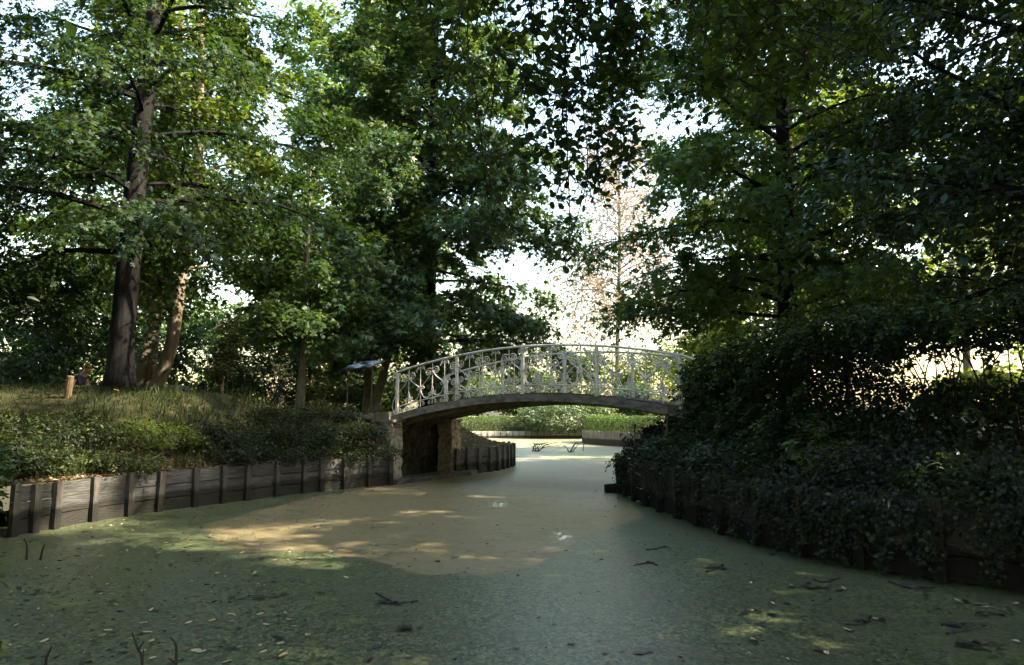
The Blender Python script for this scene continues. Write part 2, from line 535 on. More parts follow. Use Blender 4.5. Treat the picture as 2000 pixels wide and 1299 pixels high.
def water_mat():
    m, N, L, P = newmat('duckweed_water')
    g = N.new('ShaderNodeNewGeometry')

    def attr(n):
        a = N.new('ShaderNodeAttribute'); a.attribute_name = n
        return a.outputs['Fac']

    def noise(scale, detail=5, stretch=None, rough=0.6):
        n = N.new('ShaderNodeTexNoise')
        n.inputs['Scale'].default_value = scale
        n.inputs['Detail'].default_value = detail
        n.inputs['Roughness'].default_value = rough
        if stretch:
            mp = N.new('ShaderNodeMapping'); mp.inputs['Scale'].default_value = stretch
            L.new(g.outputs['Position'], mp.inputs[0]); L.new(mp.outputs[0], n.inputs['Vector'])
        else:
            L.new(g.outputs['Position'], n.inputs['Vector'])
        return n.outputs[0]

    def math_(op, a, b, c=None):
        n = N.new('ShaderNodeMath'); n.operation = op
        for i, v in enumerate((a, b, c)):
            if v is None: continue
            if isinstance(v, (int, float)): n.inputs[i].default_value = v
            else: L.new(v, n.inputs[i])
        return n.outputs[0]

    def mix(f, a, b, blend='MIX'):
        n = N.new('ShaderNodeMix'); n.data_type = 'RGBA'; n.blend_type = blend
        for i, v in ((0, f), (6, a), (7, b)):
            if isinstance(v, (int, float)): n.inputs[i].default_value = v
            elif isinstance(v, tuple): n.inputs[i].default_value = (*v, 1)
            else: L.new(v, n.inputs[i])
        return n.outputs[2]

    def rng_(v, a, b, c=0.0, d=1.0):
        n = N.new('ShaderNodeMapRange')
        L.new(v, n.inputs[0])
        for i, x in enumerate((a, b, c, d)): n.inputs[i + 1].default_value = x
        return n.outputs[0]

    fine = noise(42, 4, None, 0.7)
    mid = noise(9, 5)
    big = noise(0.8, 4)
    vo = N.new('ShaderNodeTexVoronoi'); vo.inputs['Scale'].default_value = 36
    wv = N.new('ShaderNodeMapping'); wv.inputs['Scale'].default_value = (1, .75, 1)
    L.new(g.outputs['Position'], wv.inputs[0]); L.new(wv.outputs[0], vo.inputs['Vector'])
    sepc = N.new('ShaderNodeSeparateColor'); L.new(vo.outputs['Color'], sepc.inputs[0])
    frond = math_('MULTIPLY', sepc.outputs[0], rng_(fine, 0.30, 0.62))
    weed = mix(frond, (0.010, 0.015, 0.007), (0.225, 0.262, 0.120))
    weed = mix(rng_(big, 0.35, 0.7, 0, 0.7), weed, (0.070, 0.078, 0.042))
    yel = rng_(noise(0.9, 2, (1, 2.2, 1)), 0.66, 0.74, 0, 0.75)
    weed = mix(yel, weed, (0.17, 0.20, 0.045))
    # open dark specks between the fronds
    weed = mix(rng_(noise(9, 7, (0.7, 1.3, 1), 0.7), 0.60, 0.66, 0, 0.75), weed, (0.006, 0.009, 0.006))
    film = mix(rng_(mid, 0.35, 0.65), (0.150, 0.120, 0.056), (0.215, 0.175, 0.090))
    streak = rng_(noise(1.6, 6, (0.5, 1.6, 1)), 0.50, 0.60)
    film = mix(math_('MULTIPLY', streak, 0.35), film, (0.225, 0.190, 0.115))
    crack = noise(0.75, 3, (0.7, 1.3, 1), 0.5)
    cr = rng_(math_('ABSOLUTE', math_('SUBTRACT', crack, 0.5), 0.0), 0.0, 0.012, 0.45, 0.0)
    film = mix(cr, film, (0.040, 0.034, 0.020))
    film = mix(math_('MULTIPLY', attr('sunlit_scum'), 0.85), film, (0.21, 0.21, 0.12))  # far film painted paler: yellow-green scum with the sun on it
    edge = math_('MULTIPLY_ADD', math_('SUBTRACT', noise(1.5, 12, None, 0.70), 0.5), 1.35, attr('film'))
    fm = rng_(math_('MULTIPLY_ADD', math_('SUBTRACT', noise(22, 8, None, 0.75), 0.5), 0.35, edge), 0.46, 0.54)
    rimd = math_('MULTIPLY', rng_(math_('ABSOLUTE', math_('SUBTRACT', edge, 0.50), 0.0), 0.0, 0.07, 1.0, 0.0), rng_(noise(14, 4), 0.45, 0.6))
    col = mix(fm, weed, film)
    col = mix(math_('MULTIPLY', rimd, 0.5), col, (0.06, 0.042, 0.028))
    cl = rng_(math_('MULTIPLY_ADD', math_('SUBTRACT', noise(6, 10, (2.2, 0.7, 1), 0.7), 0.5), 2.2, attr('clear')), 0.72, 1.15)
    cl = math_('MULTIPLY', cl, fm)
    col = mix(math_('MULTIPLY', cl, 0.6), col, (0.05, 0.04, 0.03))
    L.new(col, P.inputs['Base Color'])
    rough = mix(fm, (0.37, 0.37, 0.37), (0.46, 0.46, 0.46))
    rough = mix(cl, rough, (0.10, 0.10, 0.10))
    L.new(rough, P.inputs['Roughness'])
    P.inputs['IOR'].default_value = 1.45
    L.new(mix(cl, mix(fm, (0.42, 0.42, 0.42), (0.26, 0.26, 0.26)), (0.6, 0.6, 0.6)), P.inputs['Specular IOR Level'])
    b = N.new('ShaderNodeBump'); b.inputs['Strength'].default_value = 0.30; b.inputs['Distance'].default_value = 0.006
    L.new(math_('MULTIPLY', fine, rng_(fm, 0, 1, 1.0, 0.25)), b.inputs['Height'])
    L.new(b.outputs[0], P.inputs['Normal'])
    return m


M['water'] = water_mat()
tag(link('water', wm, M['water']), kind='structure')

# ------------------------------------------------------------------ leaf shapes and scatter
def T_(V, F):
    return np.array(V, float), np.array(F, int)


DIAMOND = T_([(0, 0, 0), (-.27, .45, .07), (0, 1, -.10), (.27, .45, .07)], [(0, 2, 1), (0, 3, 2)])
LANCE = T_([(0, 0, 0), (-.17, .5, .05), (0, 1, -.12), (.17, .5, .05)], [(0, 2, 1), (0, 3, 2)])
BLADE = T_([(-.05, 0, 0), (.05, 0, 0), (0, 1, 0)], [(0, 1, 2)])


def _star(angs, lens, wd, c=(0, .38)):
    V, F = [], []
    for a, l in zip(angs, lens):
        a = math.radians(a)
        d = np.array((math.cos(a), math.sin(a))); n = np.array((-d[1], d[0]))
        b = len(V)
        for p, z in ((np.array(c) - n * wd - d * .08, 0.02), (np.array(c) + d * l, -.10), (np.array(c) + n * wd - d * .08, 0.02)):
            V.append((p[0], p[1], z))
        F.append((b, b + 1, b + 2))
    return T_(V, F)


STAR = _star((90, 28, 152, -28, 208), (.62, .58, .58, .42, .42), .19)
IVY = _star((90, 20, 160, -40, 220), (.6, .45, .45, .4, .4), .24)
OAK = T_([(0, .02, 0), (.40, .34, -.05), (0, .40, .03), (-.40, .34, -.05), (0, .34, .03), (.42, .70, -.06), (0, .72, .02), (-.42, .70, -.06), (-.15, .62, 0), (.15, .62, 0), (0, 1, -.08)],
         [(0, 1, 2), (0, 2, 3), (4, 5, 6), (4, 6, 7), (8, 9, 10)])
_rv = [(.40 * math.sin(a) * (1.0), .5 - .5 * math.cos(a), .06 * abs(math.sin(a)) - .05 * (1 - math.cos(a)) / 2) for a in np.linspace(0, 2 * math.pi, 11)[:-1]]
ROUND = T_(_rv, [(0, i, i + 1) for i in range(1, 9)])


def unit(a):
    return a / (np.linalg.norm(a, axis=-1, keepdims=True) + 1e-9)


def leaf_mesh(name, P, Nn, D, S, tmpl, tint):
    tv, tf = tmpl
    Z = unit(Nn)
    Yv = unit(D - (D * Z).sum(1, keepdims=True) * Z)
    Xv = np.cross(Yv, Z)
    n = len(P)
    V = P[:, None, :] + S[:, None, None] * (tv[None, :, 0:1] * Xv[:, None] + tv[None, :, 1:2] * Yv[:, None] + tv[None, :, 2:3] * Z[:, None])
    F = (np.arange(n) * len(tv))[:, None, None] + tf[None]
    return mesh_np(name, V.reshape(-1, 3), F.reshape(-1, 3), np.repeat(tint, len(tv)))


# gaps in the canopy through which the sun reaches the ground: (point, radius)
GAPS = [(np.array(p, float), r) for p, r in [((-7.9, 15.1, 2.0), 1.1), ((-7.2, 14.1, 1.4), .7), ((-8.6, 14.4, 1.9), .6), ((-9.3, 15.3, 2.2), .5), ((-10.7, 15.2, 2.2), .55), ((-5.9, 14.3, .9), .3), ((-4.6, 14.6, 0), .35), ((-1.6, 12.9, 0), .4), ((-.9, 12.4, 0), .35), ((-3.2, 10.6, 0), .35), ((-.6, 15.2, 0), .4), ((1.6, 17, 0), .5),
        ((-11.2, 23.5, 5.5), 1.2), ((-11.6, 23.5, 8), .9), ((-9.3, 16.8, 3.9), .35), ((-7.2, 31, 2.6), 2.2), ((-9.6, 31, 2.6), 1.8), ((-6, 28.5, 2.2), 1.3), ((-3.0, 18.3, 1.6), .35)]]
SD = np.array(SUN_DIR)


def foliage(name, P, size, tmpl, mat, parent, outward=None, up=1.0, spread=0.6, tint=None, droop=0.35, var=0.25):
    W = P + (np.array(parent.location) if parent is not None else 0)
    ok = np.ones(len(P), bool)
    for g, r_ in GAPS:
        d = W - g
        al = d @ SD
        pr_ = np.linalg.norm(d - al[:, None] * SD, axis=1)
        ok &= ~((al > 2.0) & (pr_ < r_ * (.75 + .35 * np.sin(W[:, 0] * 5 + W[:, 2] * 7))))
    P = P[ok]
    outward = outward[ok] if outward is not None else None
    tint = tint[ok] if tint is not None else None
    n = len(P)
    Nn = np.array((0, 0, up)) + rng.normal(0, spread, (n, 3))
    D = rng.normal(0, 1, (n, 3))
    D[:, 2] = D[:, 2] * 0.4 - droop
    if outward is not None:
        Nn = Nn + outward * 0.45
        D = D + outward * 0.7
    S = size * np.clip(rng.normal(1, var, n), 0.45, 1.7)
    if tint is None:
        tint = np.clip(rng.normal(0.5, 0.24, n), 0, 1)
    o = link(name, leaf_mesh(name, P, Nn, D, S, tmpl, tint), mat, parent)
    o['kind'] = 'stuff'
    return o


# ------------------------------------------------------------------ trees
def tree(name, label, base, trunk, rads, limbs_h, prof, nlimb, nleaf, tmpl, lsize, leafmat, bark, e0=20, droop=0.35, side=0.42, clump=0.8, az0=0.0,
         sides=8, latw=0.20, group=None, limb_parts=True, extra_limbs=(), az_skip=None, limb_r=0.28, tint_shift=0.0, up=1.0, vert=0.10, cat='tree', hang=0.22):
    base = np.array(base, float)
    root = empty(name, base, label, cat, group)
    tp = spline(trunk, 18)
    tr = np.interp(np.linspace(0, 1, 18), np.linspace(0, 1, len(rads)), rads)
    tr = tr * (1 + 0.45 * np.exp(-np.maximum(tp[:, 2], 0) / 0.40))
    MB().tube(tp, tr, 12).build('trunk', bark, root, True)
    A, D, Ls, W, Dr = [], [], [], [], []
    h0, h1 = limbs_h
    az = az0
    specs = []
    for i in range(nlimb):
        q = (i + rng.uniform(0.1, 0.9)) / nlimb
        h = h0 + (h1 - h0) * q
        az = az + 2.399 + rng.normal(0, 0.25)
        if az_skip and az_skip(az % (2 * math.pi), q):
            continue
        L = prof(q) * rng.uniform(0.78, 1.14)
        specs.append((h, az, L, math.radians(e0 + 38 * q ** 2 + rng.normal(0, 7)), droop * rng.uniform(.7, 1.3) * (1 - .6 * q)))
    specs += list(extra_limbs)
    small = MB()
    for (h, az, L, el, dr) in specs:
        k = np.searchsorted(tp[:, 2], h)
        k = int(np.clip(k, 1, len(tp) - 1))
        f = np.clip((h - tp[k - 1, 2]) / (tp[k, 2] - tp[k - 1, 2] + 1e-6), 0, 1)
        st = tp[k - 1] * (1 - f) + tp[k] * f
        rr = tr[k - 1] * (1 - f) + tr[k] * f
        s = np.linspace(0, 1, 9)
        hd = np.array((math.cos(az), math.sin(az), 0)); pd = np.array((-hd[1], hd[0], 0))
        wob = np.cumsum(rng.normal(0, .035, 9)) * L
        wz = np.cumsum(rng.normal(0, .02, 9)) * L
        pts = st + hd * (L * s)[:, None] * math.cos(el) + pd * (wob * s)[:, None] + np.array((0, 0, 1)) * (L * s * math.sin(el) - dr * L * s ** 2 + wz * s)[:, None]
        r0 = max(0.018, min(rr * limb_r * 1.6, 0.0115 * L + .012))
        lm = MB().tube(pts, r0 * (1 - .88 * s), 5)
        pts[:, 2] = np.maximum(pts[:, 2], h0 * .6 + .3 * s)
        ns = max(3, int(L / 0.38))
        for j in range(ns):
            ss = 0.16 + 0.84 * (j + rng.uniform(0, 1)) / ns
            x = ss * 8; i0 = min(int(x), 7)
            p = pts[i0] * (1 - (x - i0)) + pts[i0 + 1] * (x - i0)
            sg = 1 if j % 2 else -1
            a2 = az + sg * math.radians(rng.uniform(28, 78)) * (1 - .35 * ss)
            ls = L * side * (1.05 - .62 * ss) * rng.uniform(.6, 1.25) + .18
            e2 = math.radians(rng.normal(8, 12))
            d = np.array((math.cos(a2) * math.cos(e2), math.sin(a2) * math.cos(e2), math.sin(e2)))
            A.append(p); D.append(d); Ls.append(ls); Dr.append(dr * 1.1 + .05)
            W.append(ls * rng.lognormal(0, clump))
            if not limb_parts: continue
            t3 = np.linspace(0, .92, 4)
            lm.tube(p + d * (ls * t3)[:, None] + np.array((0, 0, -1)) * ((dr * 1.1 + .05) * ls * t3 ** 2)[:, None], max(.006, r0 * .34 * (1.1 - ss)) * (1 - .75 * t3), 3, False)
        A.append(pts[5]); D.append(unit(pts[8] - pts[5])); Ls.append(np.linalg.norm(pts[8] - pts[5]) * 1.08); Dr.append(0.05); W.append(L * .2)
        if limb_parts:
            lm.build('limb', bark, root)
        else:
            small.add(lm.V, lm.F)
    if not limb_parts:
        o = small.build('limbs', bark, root); o['kind'] = 'stuff'
    A, D, Ls, W, Dr = map(np.array, (A, D, Ls, W, Dr))
    b = rng.choice(len(A), nleaf, p=W / W.sum())
    t = rng.beta(1.6, 1.1, nleaf) * 1.05
    P = A[b] + D[b] * (Ls[b] * t)[:, None]
    P[:, 2] -= Dr[b] * Ls[b] * t ** 2
    pd = np.stack([-D[b][:, 1], D[b][:, 0], np.zeros(nleaf)], 1)
    wid = latw * (0.5 + np.minimum(Ls[b], 2.0) * .55)
    P += pd * (rng.normal(0, 1, nleaf) * wid)[:, None]
    P[:, 2] += rng.normal(0, vert, nleaf) - hang * rng.exponential(1, nleaf) * np.minimum(1, Ls[b])
    P = np.where((P[:, 2:3] < h0 * .55), P * (1, 1, 0) + np.array((0, 0, 1)) * (h0 * .55 + rng.uniform(0, .5, (nleaf, 1))), P)
    out = P - np.array((0, 0, (h0 + h1) * .45)); out[:, 2] *= .5
    tb = rng.normal(0, .10, len(A))
    tint = np.clip(rng.normal(0.48 + tint_shift, 0.2, nleaf) + tb[b], 0, 1)
    foliage('crown', P, lsize, tmpl, leafmat, root, unit(out), up=up, tint=tint)
    return root


def shrub(name, label, c, rad, nleaf, tmpl, size, mat, stem=True, group=None, cat='shrub', nclump=60, shell=0.55, stems=6, flat=0.10, base=None, stem_mat=None, up=0.8, boxy=False, clsig=0.16, arch=0, arch_len=.8):
    """leafy shrub in an uneven ellipsoid (or clipped box) of half sizes rad about c"""
    c = np.array(c, float); rad = np.array(rad, float)
    zb = base if base is not None else c[2] - rad[2]
    root = empty(name, (c[0], c[1], zb), label, cat, group)
    u = unit(rng.normal(0, 1, (nclump, 3)))
    if boxy:
        u = u / np.max(np.abs(u), axis=1, keepdims=True)
        u = np.sign(u) * np.abs(u) ** .8
    r = (shell + (1 - shell) * rng.uniform(0, 1, nclump) ** .5) * (1 if boxy else 1)
    q = c + u * r[:, None] * rad * (1 if boxy else rng.uniform(.82, 1.10, (nclump, 1)))
    q[:, 2] = np.maximum(q[:, 2], zb + .02)
    k = rng.integers(0, nclump, nleaf)
    sig = clsig * np.array((1, 1, .55)) * rad.mean()
    P = q[k] + rng.normal(0, 1, (nleaf, 3)) * sig
    P[:, 2] = np.maximum(P[:, 2], zb + .01)
    if arch:
        AP, smb = [], []
        for a_ in range(arch):
            st = c + np.array((rng.normal(0, .45), rng.normal(0, .45), rng.uniform(.0, .8))) * rad
            az = rng.uniform(0, 2 * math.pi); l = arch_len * rng.uniform(.5, 1.3)
            t_ = np.linspace(0, 1, 8)
            pts = st + np.stack([np.cos(az) * l * t_, np.sin(az) * l * t_, l * (.55 * t_ - .95 * t_ ** 2)], 1)
            smb.append(pts)
            m_ = int(34 * l)
            q_ = rng.uniform(.8, 7, m_); qi = q_.astype(int).clip(0, 6)
            AP.append(pts[qi] * (1 - (q_ - qi))[:, None] + pts[qi + 1] * (q_ - qi)[:, None] + rng.normal(0, .022, (m_, 3)))
        for pts in smb:
            MB().tube(pts - np.array((c[0], c[1], zb)), np.linspace(.006, .002, 8), 3, False).build('stem', stem_mat or M['twig'], root)
        AP = np.vstack(AP)
        P = np.vstack([P, AP]); k = np.concatenate([k, rng.integers(0, nclump, len(AP))]); nleaf = len(P)
    P -= np.array((c[0], c[1], zb))
    out = unit((P - np.array((0, 0, c[2] - zb))) / rad)
    tb = rng.normal(0, .12, nclump)
    foliage('foliage', P, size, tmpl, mat, root, out, up=up, tint=np.clip(rng.normal(.48, .2, nleaf) + tb[k], 0, 1))
    if stem:
        for s in range(stems):
            j = rng.integers(0, nclump)
            e = q[j] - np.array((c[0], c[1], zb))
            b = np.array((rng.normal(0, .12) * rad[0], rng.normal(0, .12) * rad[1], -.05))
            m = (b + e) / 2 + np.array((0, 0, .1 * rad[2]))
            MB().tube(spline([b, m, e], 6), np.linspace(.02, .006, 6) * max(.7, rad.mean()), 5).build('stem', stem_mat or M['twig'], root)
    return root


R = math.radians
# -- left pin oak on the mound
gzL = gz(-9.3, 17.0)
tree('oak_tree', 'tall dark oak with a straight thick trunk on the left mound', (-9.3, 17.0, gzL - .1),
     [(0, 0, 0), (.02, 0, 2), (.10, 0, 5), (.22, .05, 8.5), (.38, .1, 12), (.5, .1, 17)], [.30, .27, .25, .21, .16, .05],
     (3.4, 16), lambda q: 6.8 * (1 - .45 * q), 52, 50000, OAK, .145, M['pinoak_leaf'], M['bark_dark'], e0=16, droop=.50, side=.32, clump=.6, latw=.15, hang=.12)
# -- pale stems behind the oak
bz = gz(-11.4, 23.5)
tree('pale_tree', 'pale barked tree with a curved sunlit stem behind the left oak', (-12.0, 23.5, bz - .1),
     [(-.4, 0, 0), (.25, 0, .8), (.75, 0, 2.2), (.95, 0, 4.2), (1.25, 0, 6.6), (1.35, 0, 9), (1.2, 0, 15)], [.26, .22, .20, .19, .18, .15, .05],
     (4.0, 14), lambda q: 4.2 * (1 - .4 * q), 26, 19000, DIAMOND, .22, M['lime_leaf'], M['bark_pale'], e0=15, droop=.3)
tree('pale_tree', 'pale barked tree with an upright stem just right of the oak trunk', (-12.9, 25.2, gz(-12.9, 25.2) - .1),
     [(0, 0, 0), (.1, 0, 3), (.35, 0, 6), (.5, 0, 9), (.6, 0, 16)], [.36, .30, .26, .22, .06],
     (5.5, 15), lambda q: 4.4 * (1 - .4 * q), 24, 16000, DIAMOND, .23, M['lime_leaf'], M['bark_pale'], e0=15, droop=.3)
# -- left edge tree
tree('chestnut_tree', 'dark leafy tree reaching in from the left edge of the view', (-16.2, 16.5, gz(-16.2, 16.5) - .1),
     [(0, 0, 0), (.1, 0, 3), (.2, 0, 8), (.2, 0, 13)], [.3, .25, .18, .05], (2.2, 9.0), lambda q: 5.0 * (1 - .35 * q), 28, 19000, LANCE, .27, M['dark_leaf'], M['bark_dark'], e0=12, droop=.3)
# -- sweetgum in the middle
tree('sweetgum_tree', 'broad star-leaved tree with dark trunk rising behind the left end of the bridge', (-3.15, 26.5, gz(-3.15, 26.5) - .1),
     [(0, 0, 0), (.03, 0, 4), (.1, 0, 9), (.15, 0, 14), (.2, 0, 20)], [.32, .27, .22, .15, .04],
     (2.3, 19.5), lambda q: 5.3 * (1 - .5 * q ** 1.7), 92, 84000, STAR, .235, M['gum_leaf'], M['bark_dark'], e0=10, droop=.38, side=.36, clump=.6, latw=.16)
tree('sweetgum_tree', 'tall paler tree behind the gap between left oak and star-leaved tree', (-9.6, 40.0, gz(-9.6, 40) - .1),
     [(0, 0, 0), (.1, 0, 6), (.2, 0, 12), (.3, 0, 24)], [.4, .32, .25, .05],
     (4.0, 23), lambda q: 6.8 * (1 - .45 * q), 54, 32000, DIAMOND, .37, M['gum_leaf'], M['bark_grey'], e0=14, droop=.34, tint_shift=.12)
# -- slim trunks left of the bridge
tree('slim_tree', 'slim tree with a straight pale grey trunk on the left lawn', (-6.5, 22.0, gz(-6.5, 22.0) - .1),
     [(0, 0, 0), (.08, 0, 1.5), (.12, 0, 3), (.1, 0, 8)], [.14, .12, .10, .03],
     (2.4, 7.6), lambda q: 2.6 * (1 - .5 * q), 24, 12000, OAK, .15, M['oak_leaf'], M['bark_grey'], e0=18, droop=.25)
tree('slim_tree', 'leaning tree with pale brown trunk beside the bridge entrance', (-4.75, 24.5, gz(-4.75, 24.5) - .1),
     [(0, 0, 0), (.3, 0, 1.3), (.65, 0, 3), (.9, 0, 7)], [.17, .14, .12, .03],
     (2.2, 7), lambda q: 2.6 * (1 - .5 * q), 18, 9000, OAK, .16, M['oak_leaf'], M['bark_grey'], e0=18, droop=.25)
tree('slim_tree', 'upright slim tree trunk behind the black framed information panel', (-5.15, 25.5, gz(-5.15, 25.5) - .1),
     [(0, 0, 0), (.05, 0, 2), (.0, 0, 8)], [.15, .13, .03],
     (3.0, 8), lambda q: 2.4 * (1 - .5 * q), 16, 8000, OAK, .16, M['oak_leaf'], M['bark_grey'], e0=18, droop=.25)
# -- right oak behind the hedge
tree('oak_tree', 'wide spreading oak with short dark trunk behind the right hedge', (7.75, 20.0, gz(7.75, 20.0) - .1),
     [(0, 0, 0), (0, 0, 2.4), (.05, 0, 5), (.1, 0, 9), (.1, 0, 17)], [.34, .29, .25, .18, .05],
     (3.9, 16.5), lambda q: 6.0 * (1 - .45 * q), 56, 54000, OAK, .185, M['oak_leaf'], M['bark_dark'], e0=16, droop=.33, side=.36, clump=.7, latw=.17,
     extra_limbs=[(3.55, R(178), 5.2, R(24), .42), (3.15, R(184), 4.6, R(4), .10), (3.3, R(2), 3.6, R(24), .10), (3.0, R(-60), 3.6, R(14), .2)], tint_shift=.04)
tree('lime_tree', 'tall bright yellow-green tree rising behind the right oak', (13.0, 32.0, gz(13, 32) - .1),
     [(0, 0, 0), (-.1, 0, 8), (-.3, 0, 14), (-.3, 0, 23)], [.42, .34, .25, .05],
     (4.5, 22), lambda q: 6.5 * (1 - .5 * q), 44, 30000, DIAMOND, .32, M['lime_leaf'], M['bark_pale'], e0=16, droop=.3)
# -- dark tree at the right edge
tree('elm_tree', 'dark small-leaved tree leaning in at the upper right corner', (10.4, 12.6, gz(10.4, 12.6) - .1),
     [(0, 0, 0), (-.1, 0, 3), (-.3, 0, 8), (-.4, 0, 20)], [.34, .28, .22, .05],
     (2.9, 19.5), lambda q: 5.4 * (1 - .30 * q ** 2), 62, 60000, DIAMOND, .15, M['dark_leaf'], M['bark_dark'], e0=14, droop=.3, clump=.6, side=.40)
# -- far copper tree and far backdrop
tree('copper_tree', 'far pinkish copper-leaved tree seen in the sky gap above the bridge', (9.6, 66.0, gz(9.6, 66) - .1),
     [(0, 0, 0), (.2, 0, 8), (.5, 0, 16), (.6, 0, 25)], [.22, .2, .15, .05],
     (9, 26), lambda q: 8.5 * (1 - .3 * q), 64, 19000, DIAMOND, .27, M['copper_leaf'], M['bark_grey'], e0=30, droop=.75, limb_parts=False, tint_shift=.15, hang=1.2, clump=1.0)

far_trees = [(-40, 40, 20, 8, 'dense green tree filling the far left behind the laurels'), (-31, 48, 21, 8, 'far green tree left of the pale stems'), (-22, 40, 20, 7, 'far tree between the oak trunk and the laurels'),
             (-18, 56, 20, 7.5, 'far tree seen low between the oak and the slim trunk'), (-13, 66, 13, 5.5, 'far sunlit tree left of the star-leaved tree'), (-5, 72, 11, 5, 'far tree behind the black framed panel'),
             (22, 76, 13, 5.0, 'far bright tree right of the copper tree'), (30, 64, 15, 6, 'far bright tree behind the right oak'), (33, 52, 15, 6.5, 'far bright tree behind the right hedge'), (38, 40, 15, 7, 'far tree at the right edge behind the hedge'), (27, 33, 14, 5.5, 'tree beyond the path right of the tall yellow-green tree')]
for (x, y, h, r, lb) in far_trees:
    tree('park_tree', lb, (x, y, gz(x, y) - .1), [(0, 0, 0), (.1, 0, h * .5), (.2, 0, h)], [.3, .22, .05], (1.6 if x < 26 else 6.5, h * .96),
         lambda q: r * (1 - .5 * q ** 1.8), 30, 8500 if h < 18 else 10500, DIAMOND, .36 if h < 18 else .40, M['lime_leaf'] if x > -2 else M['oak_leaf'], M['bark_grey'], e0=14, droop=.3, group='trees at the far edge of the park', limb_parts=False, tint_shift=.1)

# trees added behind and beside the camera, placed to shade the pond and banks
for (x, y, h, r, lb) in [(-13, -1, 18, 7.0, 'added shade tree on the left bank nearest the viewpoint'), (-4.5, -8.5, 20, 7.0, 'added shade tree on the near shore to the left of the viewpoint'), (6.5, -6.0, 18, 6.5, 'added shade tree on the near shore to the right of the viewpoint'),
                         (14.5, 2.5, 20, 7.0, 'added shade tree on the right bank beyond the hedge end'), (16.5, 18.5, 22, 7.0, 'added shade tree on the right bank behind the gravel path'), (15.5, 10.0, 19, 6.0, 'added shade tree on the right bank beside the elm'), (-10, 4.5, 19, 7.0, 'added high-crowned shade tree at the left end of the near shore'), (-19, 9.0, 18, 6.5, 'added shade tree beyond the left edge of the view')]:
    tree('shade_tree', lb, (x, y, gz(x, y) - .1), [(0, 0, 0), (.1, 0, h * .5), (.2, 0, h)], [.4, .3, .06], (8.5 if x == -10 else 4.0, h * .96),
         lambda q: r * (1 - .5 * q ** 1.6), 40, 20000 if x == 14.5 else 12500, DIAMOND, .50, M['dark_leaf'], M['bark_dark'], e0=14, droop=.3, group='added shade trees around the near shore', limb_parts=False, side=.45)

# ------------------------------------------------------------------ alder boughs hanging over the pond
ald = empty('alder_tree', (5.4, -1.2, gz(5.4, -1.2) - .1), 'round-leaved alder whose thin boughs hang down over the pond from above', 'tree')
ab = np.array(ald.location)
trunk_w = np.array([(5.4, -1.2, ab[2]), (5.2, -.8, 2), (4.9, -.2, 4.2), (4.6, .3, 7), (4.5, .5, 11)])
MB().tube(spline(trunk_w - ab, 14), np.linspace(.26, .08, 14), 10).build('trunk', M['bark_dark'], ald, True)
leafP, leafD = [], []
boughs = [((4.7, .1, 5.8), (2.6, 3.6, 7.4), (.6, 6.2, 6.6)), ((4.8, 0, 5.4), (3.4, 3.2, 6.6), (2.0, 5.6, 5.9)), ((4.6, .3, 6.8), (1.5, 3.8, 8.2), (-.6, 6.6, 7.0)), ((4.6, .3, 7.2), (4.0, 3.4, 7.6), (3.3, 6.0, 6.2))]
bpts = []
for bgh in boughs:
    p = spline(np.array(bgh), 12)
    MB().tube(p - ab, np.linspace(.06, .018, 12), 6).build('limb', M['bark_dark'], ald)
    bpts.append(p)
BP = np.vstack(bpts)
# hanging twigs: (pixel tip x, pixel tip y, depth) and how leafy
tips = [(1090, 515, 6.0, .55), (1062, 430, 6.2, .7), (1120, 560, 6.5, .08), (1150, 330, 6.3, 1.0), (1000, 350, 6.0, 1), (930, 300, 6.4, 1), (880, 285, 6.1, 1), (820, 250, 6.6, 1), (1040, 300, 5.6, 1.2), (1090, 260, 6.0, 1.2),
        (1195, 350, 6.8, 1), (1230, 310, 6.5, 1.1), (1180, 250, 5.7, 1.2), (1260, 250, 6.2, 1.0), (1300, 190, 5.6, .8), (1345, 200, 5.4, .8), (1400, 210, 5.8, .9), (1465, 180, 5.2, .9), (1525, 200, 5.6, .9), (1600, 215, 5.5, .9), (1680, 160, 5.7, .8), (1590, 140, 4.9, .7),
        (860, 130, 6.0, 1), (960, 150, 5.6, 1.1), (1030, 130, 6.2, 1.2), (1120, 150, 6.4, 1.2), (1420, 120, 5.0, .8), (900, 200, 6.8, 1), (1220, 150, 6.0, 1.1), (820, 60, 6.4, .9), (770, 30, 6.2, .8), (1500, 90, 5.3, .8), (1000, 470, 6.3, .35), (960, 410, 6.6, .5), (1085, 380, 6.4, .8), (1130, 400, 6.8, .7), (1060, 340, 6.1, .9), (1170, 380, 6.6, .6), (1110, 345, 6.0, .9)]
tips += [(float(rng.uniform(1010, 1260)), float(rng.uniform(60, 330)), float(rng.uniform(5.6, 7.2)), 1.1) for _ in range(16)] + [(float(rng.uniform(1260, 1720)), float(rng.uniform(20, 230)), float(rng.uniform(5.0, 6.4)), .9) for _ in range(8)]
